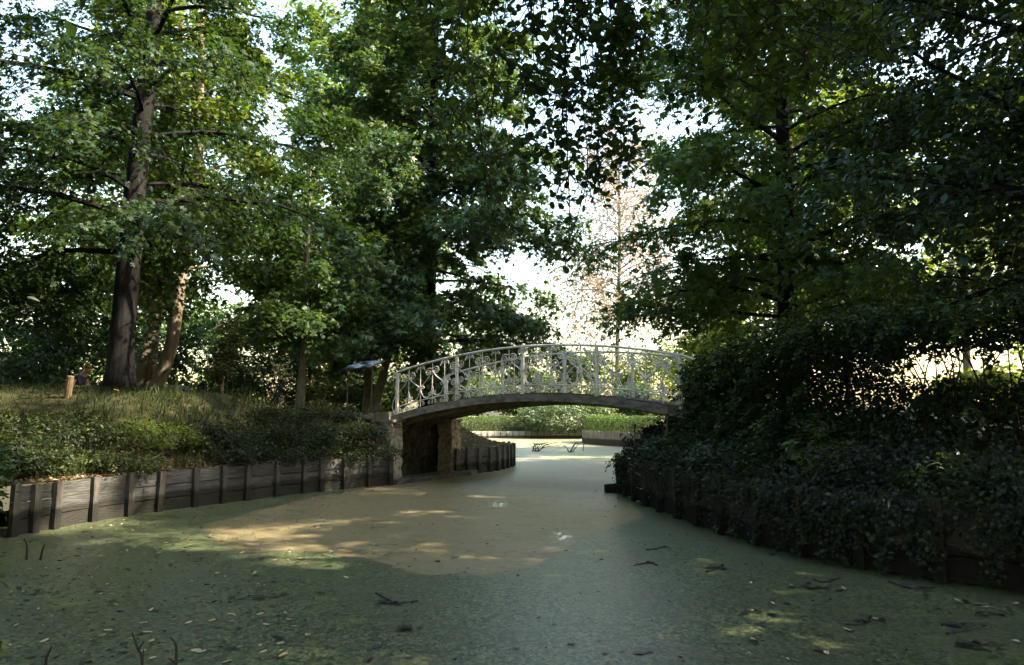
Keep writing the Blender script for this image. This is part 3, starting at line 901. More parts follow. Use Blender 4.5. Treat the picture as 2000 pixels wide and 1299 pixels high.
for (px, py, Y, lf) in tips:
    tip = at(px, py, Y)
    d = np.linalg.norm(BP[:, :2] - tip[:2], axis=1) + 0.25 * np.abs(BP[:, 2] - tip[2] - 2.0)
    st = BP[np.argmin(d)]
    mid = st * .45 + tip * .55
    mid[2] = st[2] * .62 + tip[2] * .38
    pts = spline([st, st * .7 + mid * .3 + rng.normal(0, .16, 3), mid + rng.normal(0, .26, 3), mid * .45 + tip * .55 + rng.normal(0, .16, 3), tip + np.array((rng.normal(0, .14), 0, .3)), tip], 14)
    mb = MB().tube(pts - ab, np.linspace(.009, .003, 14), 4, False)
    nb = 17
    for j in range(nb):
        i = rng.integers(2, 14)
        q = pts[i]
        v = unit(np.array((rng.normal(0, 1), rng.normal(0, 1), -.55)))
        l = rng.uniform(.15, .55) * (1.15 - .5 * i / 14)
        tw = np.array([q, q + v * l * .5 + (0, 0, -.01), q + v * l + (0, 0, -.06)])
        mb.tube(tw - ab, (.0055, .0045, .0028), 3, False)
        for s in np.arange(.15, 1.05, .17):
            if rng.random() < lf:
                leafP.append(q + v * l * s + rng.normal(0, .012, 3)); leafD.append(v + rng.normal(0, .6, 3))
    for i in range(2, 14):
        for _ in range(2):
            if rng.random() < lf * .75:
                leafP.append(pts[i] + rng.normal(0, .035, 3)); leafD.append(rng.normal(0, 1, 3) + (0, 0, -.4))
    mb.build('twig', M['twig'], ald)
leafP = np.array(leafP); leafD = np.array(leafD)
near_i = np.argsort(leafP[:, 1] + rng.normal(0, .3, len(leafP)))
visible = [i for i in near_i][:290]
rest = np.setdiff1d(np.arange(len(leafP)), visible)
lv = []
for s in range(4):
    tv, tf = ROUND
    k = np.array((rng.uniform(.85, 1.15), 1, rng.uniform(.3, 1.6)))
    me = mesh_np('leaf', tv * k, tf, np.full(len(tv), rng.uniform(.1, .9)))
    me.materials.append(M['round_leaf'])
    lv.append(me)
for i in visible:
    o = bpy.data.objects.new('leaf', lv[int(rng.integers(0, 4))])
    C.objects.link(o); o.parent = ald
    n = unit(np.array((0, 0, .8)) + rng.normal(0, .55, 3)); dd = leafD[i] - n * np.dot(leafD[i], n); dd = unit(dd); xx = np.cross(dd, n)
    mtx = Matrix(((xx[0], dd[0], n[0], 0), (xx[1], dd[1], n[1], 0), (xx[2], dd[2], n[2], 0), (0, 0, 0, 1)))
    o.matrix_local = Matrix.Translation(Vector(leafP[i] - ab)) @ mtx @ Matrix.Scale(float(.066 * rng.uniform(.65, 1.4)), 4)
S = .064 * rng.uniform(.7, 1.35, len(rest))
o = link('foliage', leaf_mesh('foliage', leafP[rest] - ab, np.array((0, 0, .8)) + rng.normal(0, .55, (len(rest), 3)), leafD[rest], S, ROUND, np.clip(rng.normal(.45, .25, len(rest)), 0, 1)), M['round_leaf'], ald)
o['kind'] = 'stuff'
# upper crown of the alder, above the view
k = rng.integers(0, len(BP), 16000)
P = BP[k] + rng.normal(0, 1, (16000, 3)) * np.array((1.3, 1.3, .7)) + np.array((0, 0, 2.0))
foliage('crown', P - ab, .14, DIAMOND, M['round_leaf'], ald)

# ------------------------------------------------------------------ bridge
def zt(t):
    return 1.70 + .13 * t + 4 * .42 * t * (1 - t)


def bp(t, v, dz):
    """point on the bridge: t along 0..1, v metres across, dz above the deck edge"""
    p = P0 + U * SPAN * t + VV * v
    return np.array((p[0], p[1], zt(t) + dz))


br = empty('footbridge', P0 + U * SPAN * .5 + VV * BW * .5 + np.array((0, 0, 1.2)), 'arched footbridge with cream scrolled iron railings spanning the pond', 'bridge')
bo = np.array(br.location)


def strip(ts, prof, name, mat, parent=br, origin=bo):
    V, F = [], []
    n = len(prof)
    for t in ts:
        for (v, dz) in prof:
            V.append(bp(t, v, dz) - origin)
    for i in range(len(ts) - 1):
        for k in range(n):
            k2 = (k + 1) % n
            F.append((i * n + k, (i + 1) * n + k, (i + 1) * n + k2, i * n + k2))
    F.append(tuple(range(n))); F.append(tuple((len(ts) - 1) * n + k for k in range(n - 1, -1, -1)))
    return MB().add(V, F).build(name, mat, parent)


ts = np.linspace(-.045, 1.06, 34)
strip(ts, [(-.03, -.02), (BW + .03, -.02), (BW + .03, -.10), (-.03, -.10)], 'deck_slab', M['deck'])
for v0 in (-.13, BW + .03):
    f = strip(ts, [(v0, -.015), (v0 + .10, -.015), (v0 + .10, -.17), (v0 + .062, -.17), (v0 + .062, -.185), (v0, -.185)], 'edge_beam', M['beam'])
for v0 in (.45, 1.05, 1.62):
    strip(np.linspace(-.03, 1.03, 20), [(v0, -.10), (v0 + .09, -.10), (v0 + .09, -.25), (v0, -.25)], 'girder', M['beam'])
npl = 62
for i in range(npl):
    t0 = -.04 + 1.09 * i / npl; t1 = -.04 + 1.09 * (i + .93) / npl
    z = rng.uniform(-.003, .004)
    strip([t0, t1], [(-.02, .012 + z), (BW + .02, .012 + z), (BW + .02, -.019), (-.02, -.019)], 'plank', M['deck'])
RH = 1.09
LR = .19            # lower rail height


def spiral(c, r, a0, turns, sgn, n=14, r_in=.16):
    """spiral in the railing plane (along, up) from outer radius to the centre"""
    th = np.linspace(0, turns * 2 * math.pi, n)
    rr = r * (1 - (1 - r_in) * (th / th[-1]) ** .9)
    return np.stack([c[0] + rr * np.cos(a0 + sgn * th), c[1] + rr * np.sin(a0 + sgn * th)], 1)


DT = 1 / 20.0
WI = SPAN * DT          # interval in metres


def railing(v0, side):
    rl = bpy.data.objects.new('railing', None); C.objects.link(rl); rl.parent = br
    tt = np.linspace(0, 1, 40)
    hr = [bp(t, v0, RH) for t in tt]
    pre = [bp(-.012, v0, RH - .02) + 0 * U, bp(-.022, v0, RH - .07), bp(-.018, v0, RH - .125), bp(-.006, v0, RH - .12), bp(-.006, v0, RH - .075)][::-1]
    post = [bp(1.012, v0, RH - .005), bp(1.03, v0, RH - .03), bp(1.06, v0, RH - .06)]
    MB().tube(np.array(pre + hr + post) - bo, .027, 8).build('handrail', M['iron'], rl, True)
    MB().tube(np.array([bp(t, v0, LR) for t in tt]) - bo, .015, 6).build('lower_rail', M['iron'], rl, True)
    for k in range(5):
        t = k / 4
        c0, c1 = bp(t, v0, -.06), bp(t, v0, RH - .01)
        m = MB().box((c0 + c1) / 2 - bo, U, VV, np.array((0, 0, 1.)), .032, .032, (c1[2] - c0[2]) / 2)
        m.box(bp(t, v0, .0) - bo, U, VV, np.array((0, 0, 1.)), .05, .05, .012)
        m.build('post', M['iron'], rl)
    for k in range(1, 20):
        if k % 5 == 0: continue
        t = k * DT
        MB().tube(np.array([bp(t, v0, .03), bp(t, v0, RH)]) - bo, .0105, 5).build('baluster', M['iron'], rl)

    def put(poly, r=.010, off=.0):
        P = np.array([bp(p[0] * DT, v0 + off, p[1]) for p in poly]) - bo
        MB().tube(P, np.linspace(r, r * .9, len(P)), 4).build('scroll', M['iron'], rl)

    def conv(poly, k, mir):
        q = np.array(poly, float).copy()
        q[:, 0] = q[:, 0] / WI
        if mir: q[:, 0] = -q[:, 0]
        q[:, 0] += k
        return q

    H = RH - LR
    for k in range(0, 21):
        if k % 2 == 0:
            for mir in (0, 1):
                if (k == 0 and mir) or (k == 20 and not mir): continue
                s1 = spiral((.062, RH - .085), .052, R(90), 1.45, -1, 13)
                pre_ = np.array([(.012, RH - .20), (.016, RH - .15), (.02, RH - .07)])
                put(conv(np.vstack([[(.125, RH - .155), (.12, RH - .10)], s1]), k, mir), .0098)
        else:
            for mir in (0, 1):
                # large S scroll: spiral beside bar k, over it, diagonal to bar k+1, across and round the foot to bar k+2
                c = (-.125, LR + H * .735)
                sp = spiral(c, .098, R(60), 1.7, 1, 20, .14)[::-1]
                run = [(-.02, LR + H * .80), (.03, LR + H * .70), (.12, LR + H * .57), (WI - .05, LR + H * .39), (WI + .02, LR + H * .25), (WI + .09, LR + H * .09), (WI * 1.5 + .02, LR + .035), (WI * 2 - .07, LR + H * .10), (WI * 2 - .018, LR + H * .30)]
                body = spline(np.vstack([sp[-1:], run]), 22)[1:]
                poly = conv(np.vstack([sp, body]), k, mir)
                poly = poly[(poly[:, 0] > -.05) & (poly[:, 0] < 20.05)]
                if len(poly) > 6: put(poly, .0140, -.006 if mir else .006)
        if k % 2 == 0 and 0 < k < 20:
            for mir in (0, 1):
                s1 = spiral((.085, LR + H * .33), .058, R(200), 1.4, -1, 13)
                put(conv(np.vstack([[(.015, LR + H * .42), (.02, LR + H * .36)], s1]), k, mir), .0098)
        if k % 2 == 1:
            for mir in (0, 1):
                s1 = spiral((.075, LR + H * .13), .062, R(200), 1.4, 1, 13)
                put(conv(np.vstack([[(.012, LR + H * .30), (.014, LR + H * .22)], s1]), k, mir), .0095)
        # scrolls under the lower rail
        if k < 20:
            for mir in (0, 1):
                kk = k + (1 if mir else 0)
                s1 = spiral((.085, .085), .052, R(90), 1.35, -1, 12)
                put(conv(np.vstack([[(.02, LR - .012), (.05, LR - .035)], s1]), kk, mir), .009)
    # end scroll left of the first post
    e = np.vstack([spiral((-.055, RH - .40), .05, R(0), 1.2, 1, 10)[::-1], spline([(-.02, RH - .36), (-.03, RH - .55), (-.13, RH - .72), (-.15, RH - .90), (-.06, .035), (-.015, .06)], 14)])
    put(conv(e, 0, 0), .014)
    return rl


railing(.0, 0)
railing(BW, 1)

# abutment under the left end
ab1 = empty('abutment', P0 + VV * BW * .5 - U * .3, 'roughcast stone abutment with two pillars under the left end of the bridge', 'abutment')
o1 = np.array(ab1.location)
Zv = np.array((0, 0, 1.))


def rough_box(c, hx, hy, hz, name, mat, parent, origin, div=(6, 6, 14), amp=.022):
    """box about c along the bridge axes with an uneven stone face"""
    V, F, ids = [], [], {}

    def vid(p):
        key = tuple(np.round(p, 4))
        if key not in ids:
            ids[key] = len(V)
            q = np.array(p) * (1 + 0 * p[0])
            n = rng.normal(0, amp, 3)
            V.append(np.array(c) + U * (q[0] + n[0]) + VV * (q[1] + n[1]) + Zv * (q[2] + n[2] * .5) - origin)
        return ids[key]
    dx, dy, dz = div
    X = np.linspace(-hx, hx, dx + 1); Yy = np.linspace(-hy, hy, dy + 1); Zz = np.linspace(-hz, hz, dz + 1)
    for s in (-1, 1):
        for i in range(dx):
            for k in range(dz):
                f = [vid((X[i], s * hy, Zz[k])), vid((X[i + 1], s * hy, Zz[k])), vid((X[i + 1], s * hy, Zz[k + 1])), vid((X[i], s * hy, Zz[k + 1]))]
                F.append(f if s < 0 else f[::-1])
        for i in range(dy):
            for k in range(dz):
                f = [vid((s * hx, Yy[i], Zz[k])), vid((s * hx, Yy[i + 1], Zz[k])), vid((s * hx, Yy[i + 1], Zz[k + 1])), vid((s * hx, Yy[i], Zz[k + 1]))]
                F.append(f if s > 0 else f[::-1])
        for i in range(dx):
            for k in range(dy):
                f = [vid((X[i], Yy[k], s * hz)), vid((X[i + 1], Yy[k], s * hz)), vid((X[i + 1], Yy[k + 1], s * hz)), vid((X[i], Yy[k + 1], s * hz))]
                F.append(f if s > 0 else f[::-1])
    return MB().add(V, F).build(name, mat, parent)


for v in (-.10, BW + .38):
    rough_box(P0 - U * .15 + VV * v + Zv * .50, .24, .22, 1.02, 'pillar', M['rubble'], ab1, o1)
rough_box(P0 - U * .78 + VV * (BW / 2 + .1) + Zv * .40, .30, BW / 2 + .3, 1.05, 'abutment_wall', M['rubble_shaded'], ab1, o1, (5, 18, 12), .03)
MB().box(P0 - U * .20 + VV * (-.08) + Zv * 1.548 - o1, U, VV, Zv, .36, .27, .028, .003).build('cap_slab', M['stone'], ab1)
MB().box(P0 - U * .20 + VV * (BW + .38) + Zv * 1.548 - o1, U, VV, Zv, .32, .27, .028, .003).build('cap_slab', M['stone'], ab1)
MB().box(P0 - U * .62 + VV * (BW / 2 + .1) + Zv * 1.60 - o1, U, VV, Zv, .50, BW / 2 + .2, .05, .004).build('approach_slab', M['stone'], ab1)
MB().box(P0 - U * .14 + VV * (-.16) + Zv * 1.676 - o1, U, VV, Zv, .085, .10, .098, .004).build('end_block', M['stone'], ab1)
MB().box(P0 - U * .42 + VV * (-.12) + Zv * 1.668 - o1, U, VV, Zv, .19, .08, .09, .006).build('end_board', M['stake'], ab1)
V = []
rough_box(P0 + U * .12 + VV * (BW / 2 + .2) + Zv * (-.25), .38, BW / 2 + .75, .36, 'footing', M['deck'], ab1, o1, (4, 16, 3), .03)
MB().box(P0 - U * 1.05 + VV * (-.05) + Zv * 1.735, U, VV, Zv, .55, .09, .05, .006)
kb = empty('kerb_stone', P0 - U * 1.0 + VV * (-.05) + Zv * 1.66, 'pale kerb stone edging the path left of the bridge', 'kerb')
MB().box(np.zeros(3), U, VV, Zv, .52, .09, .07, .006).build('stone', M['path'], kb)
# abutment under the right end
ab2 = empty('abutment', P0 + U * SPAN * .84 + VV * BW * .5, 'dark overgrown abutment under the right end of the bridge', 'abutment')
o2 = np.array(ab2.location)
rough_box(P0 + U * (SPAN * .86 + .45) + VV * (BW / 2 + .45) + Zv * .42, .42, BW / 2, 1.0, 'abutment_wall', M['rubble_shaded'], ab2, o2, (5, 14, 12), .03)
MB().box(P0 + U * (SPAN * .84 + .30) + VV * (BW + .30) + Zv * 1.50 - o2, U, VV, Zv, .36, .24, .03, .003).build('cap_slab', M['stone'], ab2)
MB().box(P0 + U * (SPAN * .84 + .12) + VV * (BW + .30) + Zv * 1.62 - o2, U, VV, Zv, .06, .06, .09, .003).build('end_block', M['stone'], ab2)


# ------------------------------------------------------------------ retaining walls
def resample(P, step):
    P = np.asarray(P, float)
    d = np.r_[0, np.cumsum(np.linalg.norm(np.diff(P, axis=0), axis=1))]
    s = np.linspace(0, d[-1], max(2, int(round(d[-1] / step))) + 1)
    return np.stack([np.interp(s, d, P[:, i]) for i in range(P.shape[1])], 1)


def board_wall(name, label, pts, step, top, rows, pw, pd, post_up, boards=True, wallmat='wall_wood', postmat='post_wood', thick=.025, water_side=1, posts=True, posts_xy=None):
    Q = np.asarray(pts, float) if posts_xy else resample(pts, step)
    root = empty(name, (Q[:, 0].mean(), Q[:, 1].mean(), 0), label, 'retaining wall')
    o = np.array(root.location)
    n = len(Q)
    for i in range(n):
        t = unit(Q[min(i + 1, n - 1)] - Q[max(i - 1, 0)]); t3 = np.array((t[0], t[1], 0)); nrm = np.array((t[1], -t[0], 0)) * water_side
        if posts:
            tp = top + post_up + rng.uniform(-.02, .02)
            c = np.array((Q[i][0], Q[i][1], (tp - .5) / 2)) + nrm * (pd / 2 + thick)
            lean = np.array((rng.normal(0, .012), rng.normal(0, .012), 1.0))
            MB().box(c - o, t3, nrm, lean, pw / 2 * rng.uniform(.9, 1.1), pd / 2, (tp + .5) / 2, .003).build('post', M[postmat], root)
        if boards and i < n - 1:
            a, b = Q[i], Q[i + 1]
            t = b - a; L = np.linalg.norm(t); t /= L
            t3 = np.array((t[0], t[1], 0)); nrm = np.array((t[1], -t[0], 0)) * water_side
            hs = (top + .25) / rows
            for r in range(rows):
                z0 = -.25 + r * hs; z1 = z0 + hs - .015
                c = np.array(((a[0] + b[0]) / 2, (a[1] + b[1]) / 2, (z0 + z1) / 2)) + nrm * rng.uniform(-.007, .010)
                MB().box(c - o, t3, nrm, Zv, L / 2 + .004, thick / 2, (z1 - z0) / 2, .0025).build('board', M[wallmat], root)
    return root


lw = [tuple(at(px, 810 + 1.7 * 1400 / d, d)[:2]) for px, d in [(18, 10.3), (60, 10.65), (101, 11.0), (176, 11.75), (247, 12.35), (306, 12.95), (376, 13.6), (432, 14.15), (478, 14.6), (536, 15.3), (590, 15.9), (624, 16.3), (671, 16.8), (718, 17.3), (760, 17.75)]]
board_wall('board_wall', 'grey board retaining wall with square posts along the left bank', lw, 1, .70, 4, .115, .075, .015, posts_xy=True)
prom_pts = [(-1.62, 20.55), (-1.15, 21.2), (-.6, 22.0), (-.15, 23.4), (.02, 24.7), (-.15, 25.8), (-.7, 26.8), (-1.6, 27.4), (-3.2, 28.6)]
board_wall('board_wall', 'curved dark board wall round the spit beyond the left pillar', spline(prom_pts, 60), .52, .72, 4, .12, .08, .02)
rw = [(2.42, 16.1), (2.44, 15.2), (2.55, 13.8), (2.75, 12.3), (3.0, 10.8), (3.4, 9.3), (4.1, 8.0), (5.2, 6.9), (6.8, 5.7), (7.8, 4.2)]
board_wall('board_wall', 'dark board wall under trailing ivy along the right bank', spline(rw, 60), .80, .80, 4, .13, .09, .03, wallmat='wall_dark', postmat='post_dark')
fw = [(-6.15, 48.5), (-5.0, 51.3), (-3.4, 52.6), (0, 53.0), (3, 53.0), (5.6, 52.6), (6.7, 50.8)]
board_wall('panel_wall', 'pale sunlit panel wall at the far end of the pond', spline(fw, 60), .46, .52, 1, .05, .02, .0, wallmat='pale_wall', postmat='palisade', thick=.05)
pw_ = [(6.9, 50.3), (6.5, 48.2), (5.2, 46.6), (4.5, 45.0), (4.4, 43.2), (4.75, 41.6), (5.5, 39.8), (6.5, 38.0), (7.4, 36.2), (8.0, 33.0), (7.8, 28.5)]
Qp = resample(spline(pw_, 80), .21)
pr = empty('palisade_wall', (5.5, 42, 0), 'weathered round-fronted palisade wall holding the far right bed', 'retaining wall')
po = np.array(pr.location)
logm = []
for s in range(4):
    a = np.linspace(0, 2 * math.pi, 9)[:-1]
    r = .11 * rng.uniform(.95, 1.05, 8)
    V = [(r[i] * math.cos(a[i]), r[i] * math.sin(a[i]), z) for z in (-.4, .74 + .012 * s) for i in range(8)]
    F = [(i, (i + 1) % 8, 8 + (i + 1) % 8, 8 + i) for i in range(8)] + [tuple(range(8, 16))]
    logm.append(MB().add(V, F).mesh('log'))
for i, q in enumerate(Qp):
    o = link('log', logm[int(rng.integers(0, 4))], M['palisade'], pr)
    o.location = (q[0] - po[0], q[1] - po[1], 0); o.rotation_euler.z = rng.uniform(0, 6)

# ------------------------------------------------------------------ far hedges and shrubs
def clipped_hedge(name, label, pts, w, z0, z1, n, size, mat, tmpl=DIAMOND, round_=.25):
    c = spline(pts, 40)
    root = empty(name, (c[:, 0].mean(), c[:, 1].mean(), z0), label, 'hedge')
    o = np.array(root.location)
    i = rng.uniform(0, 38.99, n); i0 = i.astype(int); f = (i - i0)[:, None]
    p = c[i0] * (1 - f) + c[i0 + 1] * f
    t = unit(c[i0 + 1] - c[i0]); nr = np.stack([-t[:, 1], t[:, 0]], 1)
    side = rng.choice(3, n, p=(.4, .35, .25))      # front, top, back
    a = rng.uniform(-1, 1, n); h = rng.uniform(0, 1, n)
    off = np.where(side == 0, -1, np.where(side == 2, 1, a)) * w / 2
    hh = np.where(side == 1, 1.0, h)
    off = off * (1 - round_ * np.clip(hh - .55, 0, 1) ** 1.5 * 2)
    lump = .05 * np.sin(i * 2.1) + .04 * np.sin(i * 5.3 + off * 7)
    z = z0 + (z1 - z0) * hh * (1 - round_ * (np.abs(off) / (w / 2)) ** 4 * .3 * (side == 1)) + lump * (hh > .5)
    q = p + nr * (off + rng.normal(0, .03, n))[:, None]
    P = np.column_stack([q, z + rng.normal(0, .04, n)])
    out = np.column_stack([nr * np.sign(off)[:, None] * (side != 1)[:, None], (side == 1) * 1.0])
    foliage('foliage', P - o, size, tmpl, mat, root, out, up=.5, spread=.7)
    # inner wood so that light does not pass straight through
    m = MB()
    for k in range(0, 39, 1):
        m.tube(np.array([(c[k][0], c[k][1], z0 - .1), (c[k][0] + rng.normal(0, .12), c[k][1] + rng.normal(0, .12), z1 - .15)]) - o, (.03, .012), 4)
    s = m.build('stems', M['twig'], root); s['kind'] = 'stuff'
    return root


clipped_hedge('clipped_hedge', 'low clipped green hedge behind the pale far wall', [(-7.2, 49.5), (-5.5, 52.4), (-3, 53.9), (0, 54.1), (2.2, 54.1)], 1.3, .5, 1.50, 17000, .085, M['box_leaf'])
clipped_hedge('clipped_hedge', 'rounded clipped hedge on the palisade bed right of centre', [(5.5, 46.1), (5.2, 44.2), (5.5, 42.4), (6.3, 40.5), (7.3, 38.6), (8.4, 36.4)], 1.35, .7, 1.52, 21000, .07, M['box_leaf'])
shrub('rhododendron', 'pale green rhododendron leaning over the far wall', (4.2, 51.9, 1.6), (3.1, 1.6, 1.25), 7000, LANCE, .24, M['rhodo_leaf'], nclump=80, base=.5)
shrub('rhododendron', 'smaller rhododendron beside the pale far wall, left part in shade', (1.9, 53.0, 1.7), (1.4, 1.2, 1.2), 3000, LANCE, .24, M['rhodo_leaf'], nclump=40, base=.5)
for (x, y, r, h, m, lb) in [(6.5, 60, 3.2, 2.9, 'lime_leaf', 'sunlit yellow-green bush seen through the middle of the railing'), (11.5, 58, 3.0, 3.1, 'lime_leaf', 'sunlit yellow-green bush seen through the right of the railing'), (1.5, 62, 3.2, 2.2, 'box_leaf', 'green bush behind the clipped far hedge'),
                            (-4.5, 61, 3.0, 2.2, 'box_leaf', 'dark green bush behind the left end of the far hedge'), (15.5, 50, 2.8, 3.0, 'lime_leaf', 'bright bush beyond the hedge end right of the bridge'), (9.2, 53.5, 1.6, 1.3, 'box_leaf', 'low green bush behind the round clipped hedge'),
                            (12.5, 44, 2.4, 3.2, 'lime_leaf', 'bright bush behind the right railing post'),
                            (16.5, 24.5, 2.3, 1.0, 'lime_leaf', 'bright bush seen through the left of the bare hedge band'), (20.5, 25.5, 2.4, 1.05, 'box_leaf', 'bush seen through the middle of the bare hedge band'), (25, 27, 2.6, 1.0, 'lime_leaf', 'bush seen through the right of the bare hedge band')]:
    shrub('sunlit_bush', lb, (x, y, gz(x, y) + h * .9), (r, r * .8, h), 6500, DIAMOND, .26, M[m], nclump=70, group='bushes beyond the far wall')
# -- left middle ground
shrub('laurel', 'dark laurel thicket left of the seated person', (-18.5, 24.5, 4.1), (3.4, 2.0, 2.9), 9000, LANCE, .22, M['laurel_leaf'], nclump=110)
shrub('laurel', 'tall dark laurel directly behind the seated person', (-14.4, 23.2, 3.9), (2.5, 1.6, 2.7), 8000, LANCE, .20, M['laurel_leaf'], nclump=100)
shrub('laurel', 'laurel between the oak trunk and the pale stems', (-11.6, 27.0, 3.4), (2.2, 1.4, 2.0), 5000, LANCE, .20, M['laurel_leaf'], nclump=60)
shrub('laurel', 'bluish dark bush behind the golden shrub', (-10.0, 29.0, 3.3), (2.4, 1.6, 2.0), 6000, LANCE, .20, M['laurel_leaf'], nclump=70)
shrub('pale_bush', 'cream sunlit bush right of the slim grey trunk', (-7.3, 31.5, 2.9), (2.0, 1.5, 1.7), 6000, DIAMOND, .16, M['cream_leaf'], nclump=70)
shrub('pale_bush', 'green sunlit bush under the black framed panel', (-6.2, 28.8, 2.3), (1.7, 1.2, 1.1), 5000, DIAMOND, .15, M['box_leaf'], nclump=60)
shrub('dry_bush', 'tan dried bush with thin bare stems left of the slim trunk', (-10.6, 33.0, 3.0), (1.7, 1.2, 1.7), 2600, DIAMOND, .14, M['dry_leaf'], nclump=50, stems=14, stem_mat=M['twig_dry'])
shrub('dry_bush', 'thin tan bush close beside the slim grey trunk', (-8.8, 30.5, 2.7), (1.2, 1.0, 1.3), 2000, DIAMOND, .13, M['dry_leaf'], nclump=40, stems=8, stem_mat=M['twig_dry'])
gx, gy = at(432, 788, 16.9)[:2]
gb = gz(gx, gy)
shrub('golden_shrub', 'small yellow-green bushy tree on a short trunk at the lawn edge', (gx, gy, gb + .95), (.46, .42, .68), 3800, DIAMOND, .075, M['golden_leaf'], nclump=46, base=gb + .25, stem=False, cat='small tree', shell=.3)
gs = [o for o in C.objects if o.name == 'golden_shrub'][0]
MB().tube([(0, 0, -.32), (.01, 0, .1), (.0, 0, .6)], (.045, .035, .015), 6).build('trunk', M['stake'], gs)
shrub('hosta', 'low leafy plants by the foot of the laurel', (-14.8, 20.2, gz(-14.8, 20.2) + .35), (1.6, .4, .4), 900, LANCE, .22, M['laurel_leaf'], nclump=30, stem=False, cat='plant')

# -- cover on the left bank slope
bank = [(-8.3, 11.2, 'at the far left above the first wall posts'), (-7.75, 12.7, 'above the third wall post'), (-7.0, 14.0, 'below the sunlit sticks'), (-6.25, 15.2, 'in the middle of the left bank'), (-5.45, 16.3, 'below the slim grey trunk'), (-4.6, 17.3, 'below the black framed panel'), (-3.95, 17.9, 'closest to the left pillar'),
        (-9.4, 12.0, 'under the leaning log post'), (-8.6, 13.6, 'just below the sunlit lawn edge'), (-7.7, 15.0, 'in sunlight below the oak'), (-6.7, 16.2, 'below the golden shrub'), (-5.6, 17.3, 'at the lawn edge left of the panel'), (-8.9, 10.2, 'behind the leafy bush at the left edge'), (-10.6, 13.2, 'at the left edge below the lawn'), (-4.8, 18.5, 'between the panel and the kerb'),
        (-7.75, 11.3, 'right behind the first wall posts'), (-7.2, 12.5, 'right behind the fourth wall post'), (-5.75, 14.95, 'right behind the middle of the board wall'), (-5.1, 15.95, 'right behind the wall below the slim trunk'), (-4.35, 16.85, 'right behind the right part of the board wall'), (-3.75, 17.45, 'hanging over the last wall boards')]
for i, (x, y, wh) in enumerate(bank):
    z = gz(x, y)
    if z > 1.80 and x < -5.8: continue
    hh = float(np.clip(1.80 - z, .22, .8)) * ((.52, .85, .62)[i % 3] if i < 15 else (.32, .55)[i % 2])
    shrub('bank_shrub', 'low arching dark shrub ' + wh, (x, y, z + hh * .42), (1.0, .85, hh * .62), 3400, DIAMOND, .060, M['lime_leaf' if i in (2, 9) else 'golden_leaf' if i in (8, 10, 16) else 'bank_leaf'], nclump=46, group='low shrubs on the left bank', base=z - .05, shell=.2, clsig=.17, arch=16, arch_len=.75)  # yellow-green leaves on some shrubs paint the sun patch brighter
# sticks
stk = [((163, 800), (215, 782), (232, 765), (222, 760)), ((178, 805), (190, 797), (192, 815)), ((215, 800), (245, 786), (285, 785)), ((222, 796), (262, 800), (290, 812)), ((285, 800), (310, 785), (338, 778)), ((262, 795), (268, 775), (272, 766)), ((342, 795), (350, 785), (357, 778)), ((318, 860), (336, 856), (346, 850))]
for i, s in enumerate(stk):
    Y = 15.6 if i != 7 else 14.4
    P = np.array([at(a, b, Y - .12 * j) for j, (a, b) in enumerate(s)])
    b0 = P[0].copy(); b0[2] = gz(b0[0], b0[1])
    P = np.vstack([b0, P])
    lab = ['longest dry stick kinked at its tip on the sunlit bank', 'short forked dry stick left on the sunlit bank', 'bowed dry stick in the middle of the sunlit bank', 'flat lying dry stick on the sunlit bank', 'slanting dry stick on the right of the sunlit bank', 'upright thin dry stick on the sunlit bank', 'short dry stick at the right end of the sunlit bank', 'dry stick low down among the dark bank shrubs'][i]
    o = MB().tube(spline(P, 12), np.linspace(.016, .006, 12), 5).build('dry_stick', M['twig_dry'])
    tag(o, lab, 'stick', 'dry sticks on the left bank')
# leaf litter on the bank behind the left wall and on the spit
n = 5000
lwa = np.array(lw); i = rng.uniform(2, len(lwa) - 1.01, n); i0 = i.astype(int); f = (i - i0)[:, None]
p = lwa[i0] * (1 - f) + lwa[i0 + 1] * f
t = unit(lwa[np.minimum(i0 + 1, len(lwa) - 1)] - lwa[i0]); nr = np.stack([-t[:, 1], t[:, 0]], 1)
p = p + nr * (.05 + np.abs(rng.normal(0, .35, n)))[:, None]
P = np.column_stack([p, gz(p[:, 0], p[:, 1]) + .012 + rng.uniform(0, .02, n)])
q = np.column_stack([rng.uniform(-2.2, 0, 1800), rng.uniform(20.8, 27, 1800)])
sdq, _, _ = seg_info(q[:, 0], q[:, 1]); q = q[sdq > .06]
P = np.vstack([P, np.column_stack([q, gz(q[:, 0], q[:, 1]) + .015])])
lit = foliage('leaf_litter', P, .075, DIAMOND, M['litter'], None, spread=.25, droop=0)
tag(lit, 'dry brown fallen leaves behind the left wall and on the spit', 'leaf litter', kind='stuff')
# grass on the mound and lawn
n = 20000
g = np.column_stack([rng.uniform(-15.5, -3.6, n), rng.uniform(14.2, 23, n)])
sdg, _, _ = seg_info(g[:, 0], g[:, 1])
g = g[(sdg > 1.4)]
Gp = np.column_stack([g, gz(g[:, 0], g[:, 1]) - .005])
n = len(Gp)
o = link('grass', leaf_mesh('grass', Gp, rng.normal(0, 1, (n, 3)) * (1, 1, .1), np.array((0, 0, 1)) + rng.normal(0, .35, (n, 3)), .11 * rng.uniform(.5, 1.4, n), T_([(-.09, 0, 0), (.09, 0, 0), (0, 1, .1)], [(0, 1, 2)]), np.clip(rng.normal(.45, .25, n), 0, 1)), M['grass'])
tag(o, 'short lawn grass on the left mound', 'grass', kind='stuff')
n = 15000
g = np.column_stack([rng.uniform(-11.5, -3.3, n), rng.uniform(10.2, 18.4, n)])
sdg, _, _ = seg_info(g[:, 0], g[:, 1])
g = g[(sdg > .12) & (sdg < 2.6) & (np.sin(g[:, 0] * 2.6 + 1) * np.sin(g[:, 1] * 2.2) + rng.normal(0, .35, n) > .15)]
